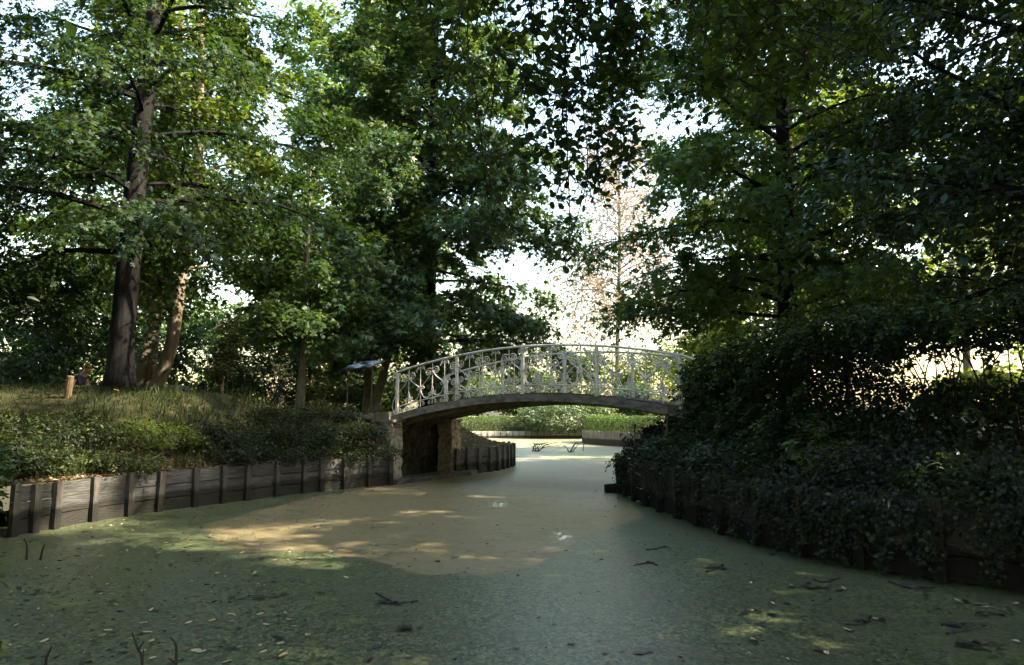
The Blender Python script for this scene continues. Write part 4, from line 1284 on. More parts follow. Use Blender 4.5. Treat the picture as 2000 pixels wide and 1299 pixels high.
Gp = np.column_stack([g, gz(g[:, 0], g[:, 1]) - .01])
n = len(Gp)
Dg = np.array((.35, -.25, 1)) + rng.normal(0, .38, (n, 3))
o = link('long_grass', leaf_mesh('long_grass', Gp, rng.normal(0, 1, (n, 3)) * (1, 1, .15), Dg, rng.uniform(.15, .5, n), T_([(-.022, 0, 0), (.022, 0, 0), (-.016, .6, .02), (.016, .6, .02), (0, 1, -.10)], [(0, 1, 3), (0, 3, 2), (2, 3, 4)]), np.clip(rng.normal(.55, .3, n), 0, 1)), M['grass'])
tag(o, 'long rough grass between the shrubs on the left bank', 'grass', kind='stuff')

# ------------------------------------------------------------------ right bank: hedge, ivy, stakes
hc = spline([(4.15, 15.3), (4.0, 14.2), (4.05, 12.6), (4.3, 11.0), (4.9, 9.7), (6.0, 8.7), (7.4, 8.0), (9.5, 7.3), (11.5, 6.8)], 80)
hd = empty('tall_hedge', (hc[:, 0].mean(), hc[:, 1].mean(), 1.0), 'tall overgrown dark hedge with a see-through band of bare stems, right bank', 'hedge')
ho = np.array(hd.location)
n = 84000
i = rng.uniform(0, 78.9, n); i0 = i.astype(int); f = (i - i0)[:, None]
p = hc[i0] * (1 - f) + hc[i0 + 1] * f
t = unit(hc[i0 + 1] - hc[i0]); nr = np.stack([-t[:, 1], t[:, 0]], 1)
zb = gz(p[:, 0], p[:, 1]) - .1
yy = p[:, 1]
ztop = np.interp(i, [0, 6, 16, 30, 44, 60, 79], [1.95, 2.3, 2.7, 2.95, 3.05, 3.0, 3.0]) + .10 * np.sin(i * .9) + .07 * np.sin(i * 2.3) + .10 * rng.exponential(.8, n)
h = rng.uniform(0, 1, n) ** .8
z = zb + (ztop - zb) * h
half = np.interp(z, [.6, 1.2, 2.0, 2.6, 3.0, 3.2], [.45, .55, .40, .62, .45, .15])
off = np.sign(rng.uniform(-1, 1, n)) * half * rng.uniform(.3, 1.05, n) ** .6
clumpn = np.sin(i * 2.7 + z * 5) * np.sin(off * 6 + i * 1.1) + rng.normal(0, .5, n)
win = 1.5 * np.exp(-((z - np.interp(i, [40, 79], [2.30, 2.36])) / .21) ** 4) * sstep(37, 45, i) * (.74 + .26 * np.sin(i * 1.9 + z * 3))
win = np.maximum(win, .75 * np.exp(-((z - 2.35) / .22) ** 2) * np.exp(-((i - 27.5) / 1.6) ** 2))
keep = (rng.uniform(0, 1, n) > win * 1.02) & (clumpn > np.interp(i, [0, 38, 50, 79], [-1.1, -1.0, -.7, -.7]))
P = np.column_stack([p + nr * off[:, None], z])[keep] + rng.normal(0, .03, (keep.sum(), 3))
out = np.column_stack([nr * np.sign(off)[:, None], np.zeros(n)])[keep]
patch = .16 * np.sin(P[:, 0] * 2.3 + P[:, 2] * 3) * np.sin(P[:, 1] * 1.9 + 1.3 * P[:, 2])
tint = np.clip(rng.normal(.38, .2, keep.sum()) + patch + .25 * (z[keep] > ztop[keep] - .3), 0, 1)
for k in range(170):
    x = rng.uniform(2, 56); j = int(x)
    t_ = unit(hc[j + 1] - hc[j]); n_ = np.array((t_[1], -t_[0]))          # towards the water
    if n_ @ (np.array((2.0, 10.0)) - hc[j]) < 0: n_ = -n_
    top_ = np.interp(x, [0, 6, 16, 30, 44, 60], [1.95, 2.3, 2.7, 2.95, 3.05, 3.0])
    zz = rng.uniform(1.1, top_ + .15)
    if x > 36 and 1.9 < zz < 2.6: continue
    l = rng.uniform(.25, .7); s_ = np.linspace(0, 1, 7)
    b_ = hc[j] + n_ * rng.uniform(.2, .5)
    pts = np.column_stack([b_[0] + (n_[0] + t_[0] * rng.normal(0, .7)) * l * s_, b_[1] + (n_[1] + t_[1] * rng.normal(0, .7)) * l * s_, zz + l * (.5 * s_ - .95 * s_ ** 2)])
    MB().tube(pts - ho, np.linspace(.005, .002, 7), 3, False).build('spray', M['twig'], hd)
    m_ = int(70 * l); q_ = rng.uniform(.6, 6, m_); qi = q_.astype(int).clip(0, 5)
    P = np.vstack([P, pts[qi] * (1 - (q_ - qi))[:, None] + pts[qi + 1] * (q_ - qi)[:, None] + rng.normal(0, .025, (m_, 3))])
    out = np.vstack([out, np.repeat([[n_[0], n_[1], .2]], m_, 0)])
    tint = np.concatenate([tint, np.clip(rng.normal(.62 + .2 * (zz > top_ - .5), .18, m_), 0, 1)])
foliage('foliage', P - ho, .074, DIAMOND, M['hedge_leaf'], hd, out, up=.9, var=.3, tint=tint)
for k in range(130):
    x = rng.uniform(0, 78.9); j = int(x)
    b = hc[j] + rng.normal(0, .14, 2)
    zb_ = gz(b[0], b[1]) - .1
    top = np.interp(x, [0, 16, 79], [2.4, 2.9, 2.95])
    e = np.array((b[0] + rng.normal(0, .25), b[1] + rng.normal(0, .25), top - rng.uniform(0, .3)))
    m_ = np.array((b[0] + rng.normal(0, .08), b[1] + rng.normal(0, .08), (zb_ + top) / 2))
    MB().tube(spline([(b[0], b[1], zb_), m_, e], 7) - ho, np.linspace(.016, .005, 7), 4).build('stem', M['twig'], hd)
# ground cover on the right slope + ivy over the wall
rwp = spline(rw, 100)
n = 17000
i = rng.uniform(0, 98.9, n); i0 = i.astype(int); f = (i - i0)[:, None]
p = rwp[i0] * (1 - f) + rwp[i0 + 1] * f
t = unit(rwp[i0 + 1] - rwp[i0]); outn = np.stack([-t[:, 1], t[:, 0]], 1)   # towards the land
p = p + outn * rng.uniform(.0, 1.15, n)[:, None]
Pg = np.column_stack([p, gz(p[:, 0], p[:, 1]) + .03 + np.abs(rng.normal(0, .10, n)) * (1 + 1.6 * (np.sin(p[:, 0] * 3.1 + p[:, 1] * 2.3) * np.sin(p[:, 1] * 1.7) > .2))])
gcov = foliage('ground_ivy', Pg, .062, IVY, M['ivy_leaf'], None, np.column_stack([-outn, np.full(n, .3)]), up=.8)
tag(gcov, 'ivy and brambles covering the right slope below the hedge', 'ivy', kind='stuff')
ivyP, ivyO = [], []
iv = empty('trailing_ivy', (3.2, 11, .8), 'ivy strands trailing over the dark right wall towards the water', 'ivy')
io = np.array(iv.location)
for k in range(210):
    x = rng.uniform(0, 97) if k % 2 else rng.uniform(45, 90); j = int(x)
    b = rwp[j]; tt_ = unit(rwp[j + 1] - rwp[j]); wn = np.array((tt_[1], -tt_[0]))
    ln = rng.uniform(.3, .84) if x > 40 else rng.uniform(.15, .72)
    lean = rng.normal(0, .25)
    s = np.linspace(0, 1, 9)
    pts = np.column_stack([b[0] + wn[0] * (.13 + .06 * np.sin(s * 3 + k)) + tt_[0] * lean * s * ln, b[1] + wn[1] * (.13 + .06 * np.sin(s * 3 + k)) + tt_[1] * lean * s * ln, .86 - ln * s ** 1.1])
    pts[0] -= np.array((wn[0], wn[1], 0)) * .2
    MB().tube(pts - io, .0035, 3, False).build('strand', M['twig'], iv)
    m_ = int(10 + 62 * ln)
    q = rng.uniform(0, 8, m_); qi = np.minimum(q.astype(int), 7)
    pp = pts[qi] * (1 - (q - qi))[:, None] + pts[qi + 1] * (q - qi)[:, None]
    ivyP.append(pp + rng.normal(0, .035, (m_, 3)) + np.array((wn[0], wn[1], 0)) * .03)
    ivyO.append(np.repeat(np.array([(wn[0], wn[1], .2)]), m_, 0))
ivyP = np.vstack(ivyP); ivyO = np.vstack(ivyO)
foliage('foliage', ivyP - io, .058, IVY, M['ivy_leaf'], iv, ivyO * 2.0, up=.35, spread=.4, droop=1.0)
# overgrowth on the right abutment
shrub('climbing_ivy', 'dark ivy mound smothering the right abutment', (3.65, 16.3, 1.05), (.5, .7, .6), 5200, IVY, .075, M['ivy_leaf'], nclump=70, base=.35, cat='ivy', stems=4)
shrub('bramble', 'leafy bramble spilling over the corner post right of the bridge', (3.1, 15.2, 1.0), (.42, .6, .3), 2600, DIAMOND, .085, M['laurel_leaf'], nclump=40, base=.7)
shrub('bramble', 'bright-leaved bramble shoot beneath the middle of the right hedge', (4.05, 9.9, 1.15), (.35, .4, .35), 700, LANCE, .11, M['box_leaf'], nclump=24, base=.8)
for k, (x, y, zc, rr, ml, lb) in enumerate([(3.15, 12.9, 1.0, .5, 'hedge_leaf', 'bramble on the right slope between the two stakes'), (3.35, 11.5, 1.0, .5, 'laurel_leaf', 'bramble on the right slope below the hedge shoulder'), (3.65, 10.2, 1.0, .5, 'hedge_leaf', 'bramble over the right wall below the small hedge gap'), (4.2, 8.9, 1.0, .5, 'bank_leaf', 'bramble over the right wall below the bare hedge band'),
        (4.75, 7.85, .92, .6, 'hedge_leaf', 'bramble spilling to the water at the near right wall'), (5.55, 7.1, .92, .6, 'laurel_leaf', 'bramble spilling over the wall at the right edge'), (6.5, 6.4, .92, .6, 'hedge_leaf', 'bramble beyond the right edge of the wall'), (2.95, 14.2, .95, .35, 'laurel_leaf', 'bramble over the wall behind the corner post')]):
    shrub('bramble', lb, (x, y, zc), (rr, rr, .36), 1500, DIAMOND, .062, M[ml], nclump=40, base=.62, arch=22, arch_len=.8, stems=3)
for (px, y0, y1, Y, lb) in [(1301, 795, 862, 14.3, 'thin brown stake nearest the bridge on the right bank'), (1402, 803, 885, 12.6, 'thin brown stake in the middle of the right bank')]:
    tpp = at(px, y0, Y); b = np.array((tpp[0], tpp[1], gz(tpp[0], tpp[1]) - .1))
    if b[2] > tpp[2] - .3: b[2] = tpp[2] - .7
    o = MB().tube(np.array([(0, 0, 0), tpp - b]), (.034, .03), 8).build('stake', M['stake']); o.location = tuple(b)
    tag(o, lb, 'stake')
lg = np.array([(2.05, 16.15, .06), (2.3, 16.1, .08), (2.6, 16.0, .10)])
o = MB().tube(lg - lg[0], (.11, .12, .11), 9).build('fallen_log', M['bark_dark'], None, True); o.location = tuple(lg[0]); tag(o, 'short mossy log lying in the water at the right corner post', 'log')
lx, ly = at(130, 790, 15.4)[:2]
z0 = gz(lx, ly)
tp_ = at(137, 748, 15.3)
o = MB().tube(np.array([(0, 0, -.15), (tp_[0] - lx, tp_[1] - ly, max(.45, tp_[2] - z0))]), (.075, .07), 10).build('log_post', M['stake'], None, False); o.location = (lx, ly, z0)
tag(o, 'short round log post leaning on the left lawn', 'post')
# bushes at the left edge
shrub('leafy_bush', 'leafy bush overhanging the near left end of the board wall', (-7.6, 9.6, .8), (.75, .9, .75), 5200, LANCE, .13, M['laurel_leaf'], nclump=70, base=.05)
shrub('leafy_bush', 'light green waterside plant at the bottom left corner', (-3.85, 4.75, .38), (.34, .5, .42), 1500, LANCE, .09, M['box_leaf'], nclump=36, base=.0)

# ------------------------------------------------------------------ information panels
def panel(label, c, tz, w, h, slope, posts, mat, framemat, facing=0.0, print_=None):
    """sloping reading board: c foot on the ground, tz height of the lower edge"""
    root = empty('information_panel', c, label, 'information panel', rz=facing)
    cs, sn = math.cos(slope), math.sin(slope)
    ax = np.array((1., 0, 0)); ay = np.array((0, cs, sn)); az = np.array((0, -sn, cs))
    mid = np.array((0, 0, tz)) + ay * h / 2
    MB().box(mid, ax, ay, az, w / 2, h / 2, .018).build('frame', framemat, root)
    MB().box(mid + az * .0205, ax, ay, az, w / 2 - .03, h / 2 - .03, .002).build('sheet', print_ or mat, root)
    MB().box(mid - az * .0205, ax, ay, az, w / 2 - .03, h / 2 - .03, .002).build('backing', mat, root)
    for x in posts:
        MB().tube([(x, h * .3 * cs, -.12), (x, h * .3 * cs, tz + h * .3 * sn - .018)], .022, 6).build('leg', framemat, root)
    return root


def print_mat():
    m, N, L, P = newmat('panel_print')
    g = N.new('ShaderNodeNewGeometry')
    n = N.new('ShaderNodeTexNoise'); n.inputs['Scale'].default_value = 3.2; n.inputs['Detail'].default_value = 5
    L.new(g.outputs['Position'], n.inputs['Vector'])
    r = ramp(N, [(0.35, (0.02, 0.025, 0.03)), (0.48, (0.10, 0.16, 0.22)), (0.55, (0.38, 0.50, 0.62)), (0.68, (0.30, 0.29, 0.28))])
    L.new(n.outputs[0], r.inputs[0]); L.new(r.outputs[0], P.inputs['Base Color'])
    P.inputs['Roughness'].default_value = 0.25
    return m


M['print'] = print_mat()
x, y = at(690, 790, 20.2)[:2]
panel('large black framed panel with a blue and grey print left of the bridge', (x, y, gz(x, y)), 1.30, 1.12, .74, R(20), (-.50, .50), M['black_metal'], M['black_metal'], R(-36), M['print'])
x, y = at(365, 765, 19.5)[:2]
panel('thin dark panel seen edge-on right of the oak trunk', (x, y, gz(x, y)), .62, .6, .5, R(20), (-.2, .2), M['black_metal'], M['black_metal'], R(62))
x, y = at(412, 765, 19.0)[:2]
panel('sloping green-topped panel behind the golden shrub', (x, y, gz(x, y)), .30, .5, .45, R(28), (0,), M['sign_green'], M['sign_green'], R(50))
x, y = at(477, 775, 20.5)[:2]
panel('low wooden reading board right of the golden shrub', (x, y, gz(x, y)), .22, .42, .32, R(30), (-.1, .1), M['sign_wood'], M['sign_wood'], R(30))
x, y = at(549, 795, 24.0)[:2]
panel('small white-topped reading stand near the slim grey trunk', (x, y, gz(x, y)), .50, .16, .14, R(35), (0,), M['sign_white'], M['sign_white'], R(25))
x, y = at(556, 795, 24.6)[:2]
o = MB().tube([(0, 0, -.1), (0, 0, .7)], .035, 7).build('wooden_post', M['stake']); o.location = (x, y, gz(x, y)); tag(o, 'thin wooden post beside the small white reading stand', 'post')

# ------------------------------------------------------------------ branches and leaves on the water
def bare_branch(name, label, c, n, spread, h, r, mat, group=None, tilt=0.0):
    root = empty(name, c, label, 'branch', group)
    for k in range(n):
        a = rng.uniform(-1, 1)
        e = np.array((a * spread + tilt * spread, rng.normal(0, .25) * spread, h * rng.uniform(.4, 1.0)))
        b = np.array((rng.normal(0, .15) * spread - .3 * tilt * spread, rng.normal(0, .1), -.05))
        m_ = (b + e) / 2 + np.array((0, 0, h * .22)) + rng.normal(0, .06, 3) * spread
        pts = spline([b, m_, e], 8)
        MB().tube(pts, np.linspace(r, r * .35, 8), 4).build('twig', mat, root)
        for j in (4, 6):
            q = pts[j] + np.array((rng.normal(0, .25) * spread, rng.normal(0, .1), rng.uniform(.02, .3) * h))
            MB().tube([pts[j], (pts[j] + q) / 2 + rng.normal(0, .02, 3), q], (r * .5, r * .4, r * .25), 3).build('twig', mat, root)
    return root


x, y = at(1050, 880, 34)[:2]; bare_branch('fallen_branch', 'wide heap of bare branches in the water beyond the bridge', (x, 34, 0), 11, 1.05, .42, .022, M['twig'], tilt=.2)
x, y = at(1115, 882, 33)[:2]; bare_branch('fallen_branch', 'upright bare twigs in the water right of the branch heap', (x, 33, 0), 7, .42, .55, .016, M['twig'])
x, y = at(1140, 876, 34)[:2]; bare_branch('fallen_branch', 'single leaning twig in the water near the palisade', (x, 34, 0), 2, .25, .4, .016, M['twig'])
for (pl, lb) in [(((275, 1330), (278, 1290), (268, 1265), (258, 1236)), 'forked dark twig standing in the water at the bottom left'), (((342, 1330), (344, 1290), (343, 1258), (331, 1244)), 'hooked dark twig right of the forked twig'), (((85, 1330), (90, 1290), (97, 1272), (101, 1262)), 'short dark twig in the bottom left corner'), (((52, 1085), (53, 1066), (47, 1052)), 'stub of a dark twig in the shade by the near left wall'), (((78, 1088), (83, 1074), (87, 1064)), 'thin dark twig beside the near left wall')]:
    Y = 4.75 if pl[0][1] > 1200 else 8.7
    P = np.array([at(a, b, Y) for a, b in pl])
    P[0, 2] = min(P[0, 2], -.05)
    m_ = MB().tube(spline(P, 9) - P[0], np.linspace(.011, .005, 9) * (Y / 4.75) ** .5, 5)
    if 'forked' in lb:
        q = at(281, 1253, Y); m_.tube(np.array([at(270, 1272, Y), at(275, 1262, Y), q]) - P[0], (.006, .005, .003), 4)
        m_.tube(np.array([at(276, 1285, Y), at(281, 1280, Y + .02), at(280, 1268, Y)]) - P[0], (.006, .005, .003), 4)
    if 'hooked' in lb:
        m_.tube(np.array([at(342, 1296, Y), at(336, 1290, Y), at(329, 1286, Y)]) - P[0], (.006, .005, .003), 4)
    o = m_.build('twig', M['twig']); o.location = tuple(P[0]); tag(o, lb, 'twig')

M['float_pale'] = flat_mat('float_pale', (0.42, 0.34, 0.22), 0.6)
M['float_brown'] = flat_mat('float_brown', (0.16, 0.085, 0.045), 0.6)
M['float_dark'] = flat_mat('float_dark', (0.016, 0.015, 0.013), 0.35, .5)
M['feather'] = flat_mat('feather', (0.75, 0.75, 0.75), 0.7)
fl = []
for mi, mk in enumerate(('float_pale', 'float_pale', 'float_brown', 'float_dark', 'float_dark')):
    curl = (.16, .30, .12, .03, .05)[mi]; wd = (.30, .22, .34, .36, .30)[mi]
    V, F = [], []
    L_ = 7
    for i in range(L_):
        s = i / (L_ - 1); ww = wd * math.sin(math.pi * min(.97, .06 + s * .92)) * (1 + .2 * math.sin(s * 9 + mi))
        for j in (-1, 0, 1):
            V.append((j * ww + .05 * math.sin(s * 5 + mi), s - .5, .012 + curl * (abs(j) * .55 + (s - .5) ** 2 * 1.2) - (.02 if j == 0 else 0) * curl))
    for i in range(L_ - 1):
        for j in range(2):
            F.append((i * 3 + j, i * 3 + j + 1, (i + 1) * 3 + j + 1, (i + 1) * 3 + j))
    me = MB().add(V, F).mesh('floating_leaf'); me.materials.append(M[mk]); fl.append(me)


def inpond(x, y):
    s, _, _ = seg_info(np.atleast_1d(x), np.atleast_1d(y))
    return s[0] < -.2


def place_leaf(px, py, kind, size, label, group):
    d = ray(px, py); k = -CAMZ / d[2]
    x, y = d[0] * k, d[1] * k
    if not inpond(x, y): return
    o = bpy.data.objects.new('floating_leaf', fl[kind]); C.objects.link(o)
    o.location = (x, y, .004); o.rotation_euler = (rng.normal(0, .08), rng.normal(0, .08), rng.uniform(0, 6.28))
    o.scale = (size, size, size * .8)
    tag(o, label, 'leaf', group)


ANCH = [((275, 1265), 'near the forked twig'), ((345, 1265), 'near the hooked twig'), ((110, 1060), 'off the first wall posts'), ((306, 1015), 'off the fifth wall post'), ((430, 1035), 'at the left tip of the tan film'), ((600, 1085), 'below the left edge of the tan film'),
        ((40, 1150), 'beside the light green waterside plant'), ((770, 1180), 'near the dark twig clump'), ((180, 1180), 'in open duckweed at the left'), ((520, 1200), 'in open duckweed left of centre'), ((620, 1290), 'at the bottom edge left of centre'), ((450, 1290), 'at the bottom edge right of the hooked twig'),
        ((140, 1290), 'at the bottom edge left of the forked twig'), ((800, 1020), 'in the middle of the tan film'), ((970, 985), 'by the far reflecting patch'), ((1090, 1045), 'by the near reflecting patch'), ((620, 990), 'on the left part of the tan film'), ((1000, 1200), 'in the near middle'), ((1080, 1130), 'below the near reflecting patch'), ((900, 1290), 'at the bottom edge in the middle')]


def where(px, py):
    return min(ANCH, key=lambda a: ((a[0][0] - px) / 1.6) ** 2 + (a[0][1] - py) ** 2)[1]


def scatter(nn, box, kinds, size, label, group):
    for _ in range(nn):
        px, py, k = rng.uniform(box[0], box[1]), rng.uniform(box[2], box[3]), rng.uniform(.65, 1.35)
        place_leaf(px, py, int(rng.choice(kinds)), size * k, ('tiny ' if k < .85 else 'large ' if k > 1.15 else '') + label + ' ' + where(px, py), group)


scatter(60, (20, 720, 1060, 1299), (0, 1), .062, 'pale curled floating leaf', 'pale leaves floating at the left')
scatter(60, (20, 760, 1050, 1299), (3, 4), .075, 'dark wet floating leaf', 'dark leaves floating at the left')
scatter(30, (60, 620, 1050, 1290), (2,), .065, 'reddish brown floating leaf', 'brown leaves floating at the left')
scatter(26, (500, 1150, 940, 1100), (2, 4), .075, 'brown or dark floating leaf', 'leaves floating on the tan film')
scatter(16, (700, 1150, 1110, 1299), (0, 3, 4), .055, 'leaf on the grey-green duckweed', 'leaves floating in the near middle')
RL = ['right of the white feather-like leaf', 'upper left of the forked black twig', 'on the forked black twig', 'right of the forked black twig', 'highest by the ivy wall', 'nearest the right edge', 'left of the corner sticks', 'in the right middle', 'below the feather-like leaf', 'lower right of the middle', 'lowest on the right', 'by the dark twig between leaves', 'above the long bent twig', 'low and left on the right side', 'at the very right edge']
for (px, py) in [(1465, 1142), (1545, 1145), (1605, 1137), (1648, 1150), (1690, 1115), (1925, 1187), (1870, 1175), (1510, 1180), (1470, 1195), (1655, 1232), (1615, 1277), (1710, 1210), (1740, 1118), (1470, 1250), (1985, 1180)]:
    wh = RL.pop(0)
    place_leaf(px, py, int(rng.choice((0, 0, 1))), .07, 'tan leaf floating ' + wh, 'tan leaves floating at the right')
    place_leaf(px + rng.normal(0, 10), py + rng.normal(0, 3), 3, .085, 'black wet leaf beside the tan leaf ' + wh, 'black leaves floating at the right')
place_leaf(1467, 1140, 1, .07, 'white feather-like leaf floating right of the centre', None)
[o for o in C.objects if o.get('label', '').startswith('white feather')][0].data = fl[1].copy()
_f = [o for o in C.objects if o.get('label', '').startswith('white feather')][0]; _f.data.materials[0] = M['feather']
tw = [((1380, 1118), (1400, 1112), (1412, 1103)), ((1262, 1075), (1285, 1072), (1300, 1067)), ((1265, 1098), (1285, 1105)), ((1735, 1137), (1780, 1150), (1825, 1148)), ((1850, 1240), (1885, 1232), (1915, 1228)), ((1840, 1222), (1860, 1218), (1880, 1222)), ((735, 1160), (775, 1180), (790, 1176)), ((1700, 1205), (1690, 1220), (1672, 1222)), ((1870, 1255), (1905, 1262), (1935, 1275)), ((1590, 1133), (1610, 1138), (1640, 1130))]
twl = ['dark twig floating right of centre, pointing to the hedge', 'thin floating twig nearest the right wall corner', 'short floating twig below the thin one near the right wall', 'long bent black twig floating at the right', 'dark stick floating near the lower right corner', 'short dark stick floating left of the corner stick', 'dark wet twig clump floating left of the centre', 'dark twig between tan leaves at the right', 'bent black stick in the lower right corner', 'forked black twig floating off the right bank']
for s, lb in zip(tw, twl):
    P = []
    for (a, b) in s:
        d = ray(a, b); k = -CAMZ / d[2]; P.append((d[0] * k, d[1] * k, .006))
    P = spline(np.array(P), 8)
    m_ = MB().tube(P - P[0], np.linspace(.014, .007, 8), 5)
    for j in (2, 4, 6):
        q = P[j] + np.array((rng.normal(0, .07), rng.normal(0, .10), .01)); m_.tube(np.array([P[j], (P[j] + q) / 2 + rng.normal(0, .01, 3), q]) - P[0], (.009, .008, .004), 4)
    o = m_.build('floating_twig', M['float_dark']); o.location = tuple(P[0]); tag(o, lb, 'twig')
for (px, py, lb) in [(1395, 1110, 'black sodden leaf clump right of centre'), (1600, 1150, 'black sodden leaf clump off the right bank'), (1700, 1215, 'black sodden leaf clump among tan leaves'), (1860, 1225, 'black sodden leaf clump near the corner stick'), (1890, 1262, 'largest black sodden leaf clump in the lower right'), (775, 1178, 'black sodden leaf clump left of centre'),
                     (520, 1170, 'black sodden leaf clump in the left half'), (1480, 1198, 'small black sodden clump below the feather-like leaf'), (1935, 1205, 'black sodden leaf clump at the right edge'), (790, 1228, 'small black sodden clump low left of centre'), (1225, 1275, 'small black sodden clump at the bottom middle')]:
    d = ray(px, py); k = -CAMZ / d[2]
    c_ = np.array((d[0] * k, d[1] * k, .005))
    root = empty('leaf_clump', c_, lb, 'leaf clump', 'black clumps floating on the duckweed')
    for j in range(int(rng.integers(4, 8))):
        o = bpy.data.objects.new('leaf', fl[3 + j % 2]); C.objects.link(o); o.parent = root
        o.location = (rng.normal(0, .085), rng.normal(0, .05), .002 * j); o.rotation_euler.z = rng.uniform(0, 6.28); z_ = rng.uniform(.05, .11); o.scale = (z_, z_, z_ * .5)
# mass of tiny debris
n = 5200
d1 = np.column_stack([rng.uniform(-7.5, 5, n), 4.2 + 14 * rng.uniform(0, 1, n) ** 1.4])
dens = np.clip(.25 + .8 * (d1[:, 0] < -1.5 - .12 * d1[:, 1]) + .5 * np.exp(-(poly_sd(SED, d1[:, 0], d1[:, 1]) / .25) ** 2) , 0, 1)
sdd, _, _ = seg_info(d1[:, 0], d1[:, 1])
d1 = d1[(sdd < -.12) & (rng.uniform(0, 1, n) < dens)]
extra = []
for k in range(260):
    extra.append(lwa[rng.integers(3, len(lwa))] + np.array((.35 + abs(rng.normal(0, .45)), -.15 + rng.normal(0, .35))))
d1 = np.vstack([d1, np.array(extra)])
n = len(d1)
deb = link('floating_debris', leaf_mesh('floating_debris', np.column_stack([d1, np.full(n, .006)]), np.array((0, 0, 1)) + rng.normal(0, .12, (n, 3)), rng.normal(0, 1, (n, 3)) * (1, 1, 0), .032 * rng.lognormal(0, .4, n), DIAMOND, rng.choice([0.0, .1, .5, .85, 1.0], n, p=(.4, .2, .15, .15, .1))), None)
deb.data.materials.append(leaf_mat('debris', (0.012, 0.011, 0.010), (0.17, 0.10, 0.06), (0.50, 0.42, 0.30), 0.0, .6)); tag(deb, 'countless tiny leaf fragments floating on the pond', 'debris', kind='stuff')

# ------------------------------------------------------------------ person sitting behind the mound
pc = at(151, 748, 19.2)
pz = at(151, 710, 19.2)[2] - 1.27
per = empty('person', (pc[0], pc[1], pz), 'person in a dark blue t-shirt bending over a phone behind the mound', 'person', rz=R(-14))


def skin_obj(name, verts, edges, rad, mat, parent, sub=2):
    me = bpy.data.meshes.new(name)
    me.from_pydata(verts, edges, [])
    me.update()
    o = link(name, me, mat, parent)
    md = o.modifiers.new('skin', 'SKIN')
    md.use_smooth_shade = True
    if not me.skin_vertices:
        me.skin_vertices.new()
    for i, r in enumerate(rad):
        sv = me.skin_vertices[0].data[i]
        sv.radius = (r, r) if not isinstance(r, tuple) else r
        sv.use_root = (i == 0)
    s = o.modifiers.new('sub', 'SUBSURF'); s.levels = sub; s.render_levels = sub
    return o


# faces +x; seat at .45
v = [(0, 0, .52), (.04, 0, .72), (.12, 0, .92), (.19, 0, 1.0), (.25, 0, 1.06), (.31, 0, 1.13), (.33, 0, 1.19)]
e = [(0, 1), (1, 2), (2, 3), (3, 4), (4, 5), (5, 6)]
r = [(.13, .16), (.12, .15), (.12, .16), (.06, .07), (.062, .062), (.088, .078), (.07, .065)]


def chain(start, pts, rads):
    p = start
    for q, rr in zip(pts, rads):
        v.append(q); r.append(rr); e.append((p, len(v) - 1)); p = len(v) - 1
    return p


for s in (-1, 1):
    w_ = chain(2, [(.13, .185 * s, .90), (.10, .23 * s, .74), (.12, .24 * s, .64), (.26, .17 * s, .63), (.37, .09 * s, .655), (.41, .07 * s, .67)], [.058, .047, .043, .038, .027, .03])
    for f in range(4):
        chain(w_, [(.44 + .004 * f, (.075 - .02 * f + .01) * s, .685 + .012 * f), (.475, (.05 - .018 * f) * s, .695 + .012 * f)], [.0095, .008])
    chain(w_, [(.42, .045 * s, .70), (.44, .03 * s, .715)], [.011, .009])
    chain(0, [(.06, .10 * s, .50), (.42, .13 * s, .52), (.46, .13 * s, .40), (.42, .13 * s, .08), (.52, .14 * s, .05)], [.10, .07, .062, .045, .045])
# nose
chain(5, [(.385, 0, 1.095), (.408, 0, 1.083)], [.03, .014])
body = skin_obj('body', v, e, r, M['skin'], per)
vs = [(0, 0, .50), (.04, 0, .72), (.11, 0, .90), (.165, 0, .975)]
es = [(0, 1), (1, 2), (2, 3)]
rs = [(.15, .18), (.14, .17), (.135, .18), (.075, .085)]
for s in (-1, 1):
    b = len(vs); vs += [(.125, .19 * s, .90), (.105, .225 * s, .80)]; es += [(2, b), (b, b + 1)]; rs += [.078, .066]
skin_obj('shirt', vs, es, rs, M['shirt'], per)
vj = [(0, 0, .52)]; ej = []; rj = [(.15, .17)]
for s in (-1, 1):
    b = len(vj); vj += [(.08, .10 * s, .50), (.42, .13 * s, .52), (.46, .13 * s, .40), (.42, .13 * s, .12)]; ej += [(0, b), (b, b + 1), (b + 1, b + 2), (b + 2, b + 3)]; rj += [.115, .085, .075, .062]
skin_obj('trousers', vj, ej, rj, M['jeans'], per)
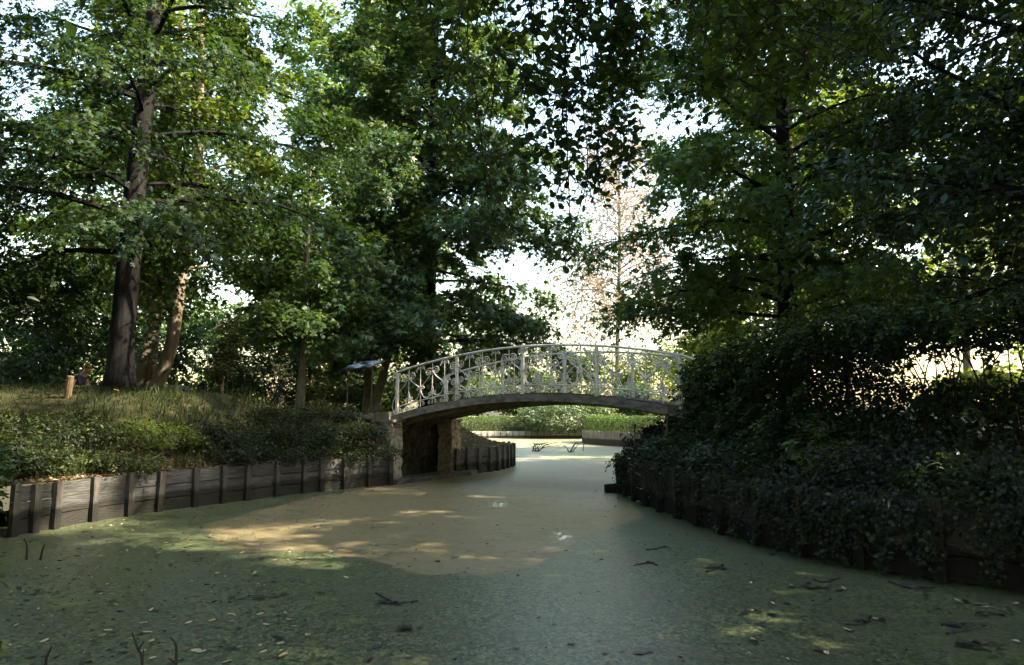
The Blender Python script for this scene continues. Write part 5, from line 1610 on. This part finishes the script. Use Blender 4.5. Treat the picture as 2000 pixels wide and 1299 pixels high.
m_ = MB()
V, F = [], []
for i in range(7):
    for j in range(12):
        th = i / 6 * R(100); ph = j / 12 * 2 * math.pi
        k = 1 + .04 * math.sin(ph * 5 + i)
        q = np.array((.098 * math.sin(th) * math.cos(ph) * k * 1.05, .09 * math.sin(th) * math.sin(ph) * k, .105 * math.cos(th) * k))
        q = q * 1.08
        q = q if q[0] < .05 else np.array((q[0], q[1], max(q[2], .03)))
        if q[0] < -.02: q[2] -= .035 * math.sin(th)
        c_, s_ = math.cos(R(30)), math.sin(R(30))
        V.append((.305 + q[0] * c_ + q[2] * s_, q[1], 1.145 - q[0] * s_ + q[2] * c_))
for i in range(6):
    for j in range(12):
        F.append((i * 12 + j, (i + 1) * 12 + j, (i + 1) * 12 + (j + 1) % 12, i * 12 + (j + 1) % 12))
m_.add(V, F).build('hair', M['hair'], per, True)
for s in (-1, 1):
    MB().tube([(.30, .078 * s, 1.09), (.295, .09 * s, 1.105), (.29, .085 * s, 1.13)], (.012, .02, .012), 6).build('ear', M['skin'], per)
    MB().tube([(.378, .028 * s, 1.115), (.386, .028 * s, 1.111)], (.011, .008), 6).build('eye', M['hair'], per)
ph = MB().box((0, 0, 0), np.array((.8, 0, .6)), np.array((0, 1., 0)), np.array((-.6, 0, .8)), .07, .036, .006).build('phone', M['phone'])
pm = Matrix.Rotation(R(-14), 4, 'Z')
ph.location = tuple(np.array(per.location) + np.array(pm @ Vector((.465, 0, .725)))); ph.rotation_euler.z = R(-14)
tag(ph, 'small dark phone held by the person behind the mound', 'phone')
bn = empty('bench', (pc[0], pc[1], pz), 'low wooden bench under the person behind the mound', 'bench', rz=R(-14))
for k in range(3):
    MB().box((-.10 + .14 * k, 0, .375), np.array((1., 0, 0)), np.array((0, 1., 0)), Zv, .062, .6, .02).build('slat', M['sign_wood'], bn)
for s in (-1, 1):
    MB().box((.04, .45 * s, .02), np.array((1., 0, 0)), np.array((0, 1., 0)), Zv, .16, .04, .334).build('leg', M['sign_wood'], bn)
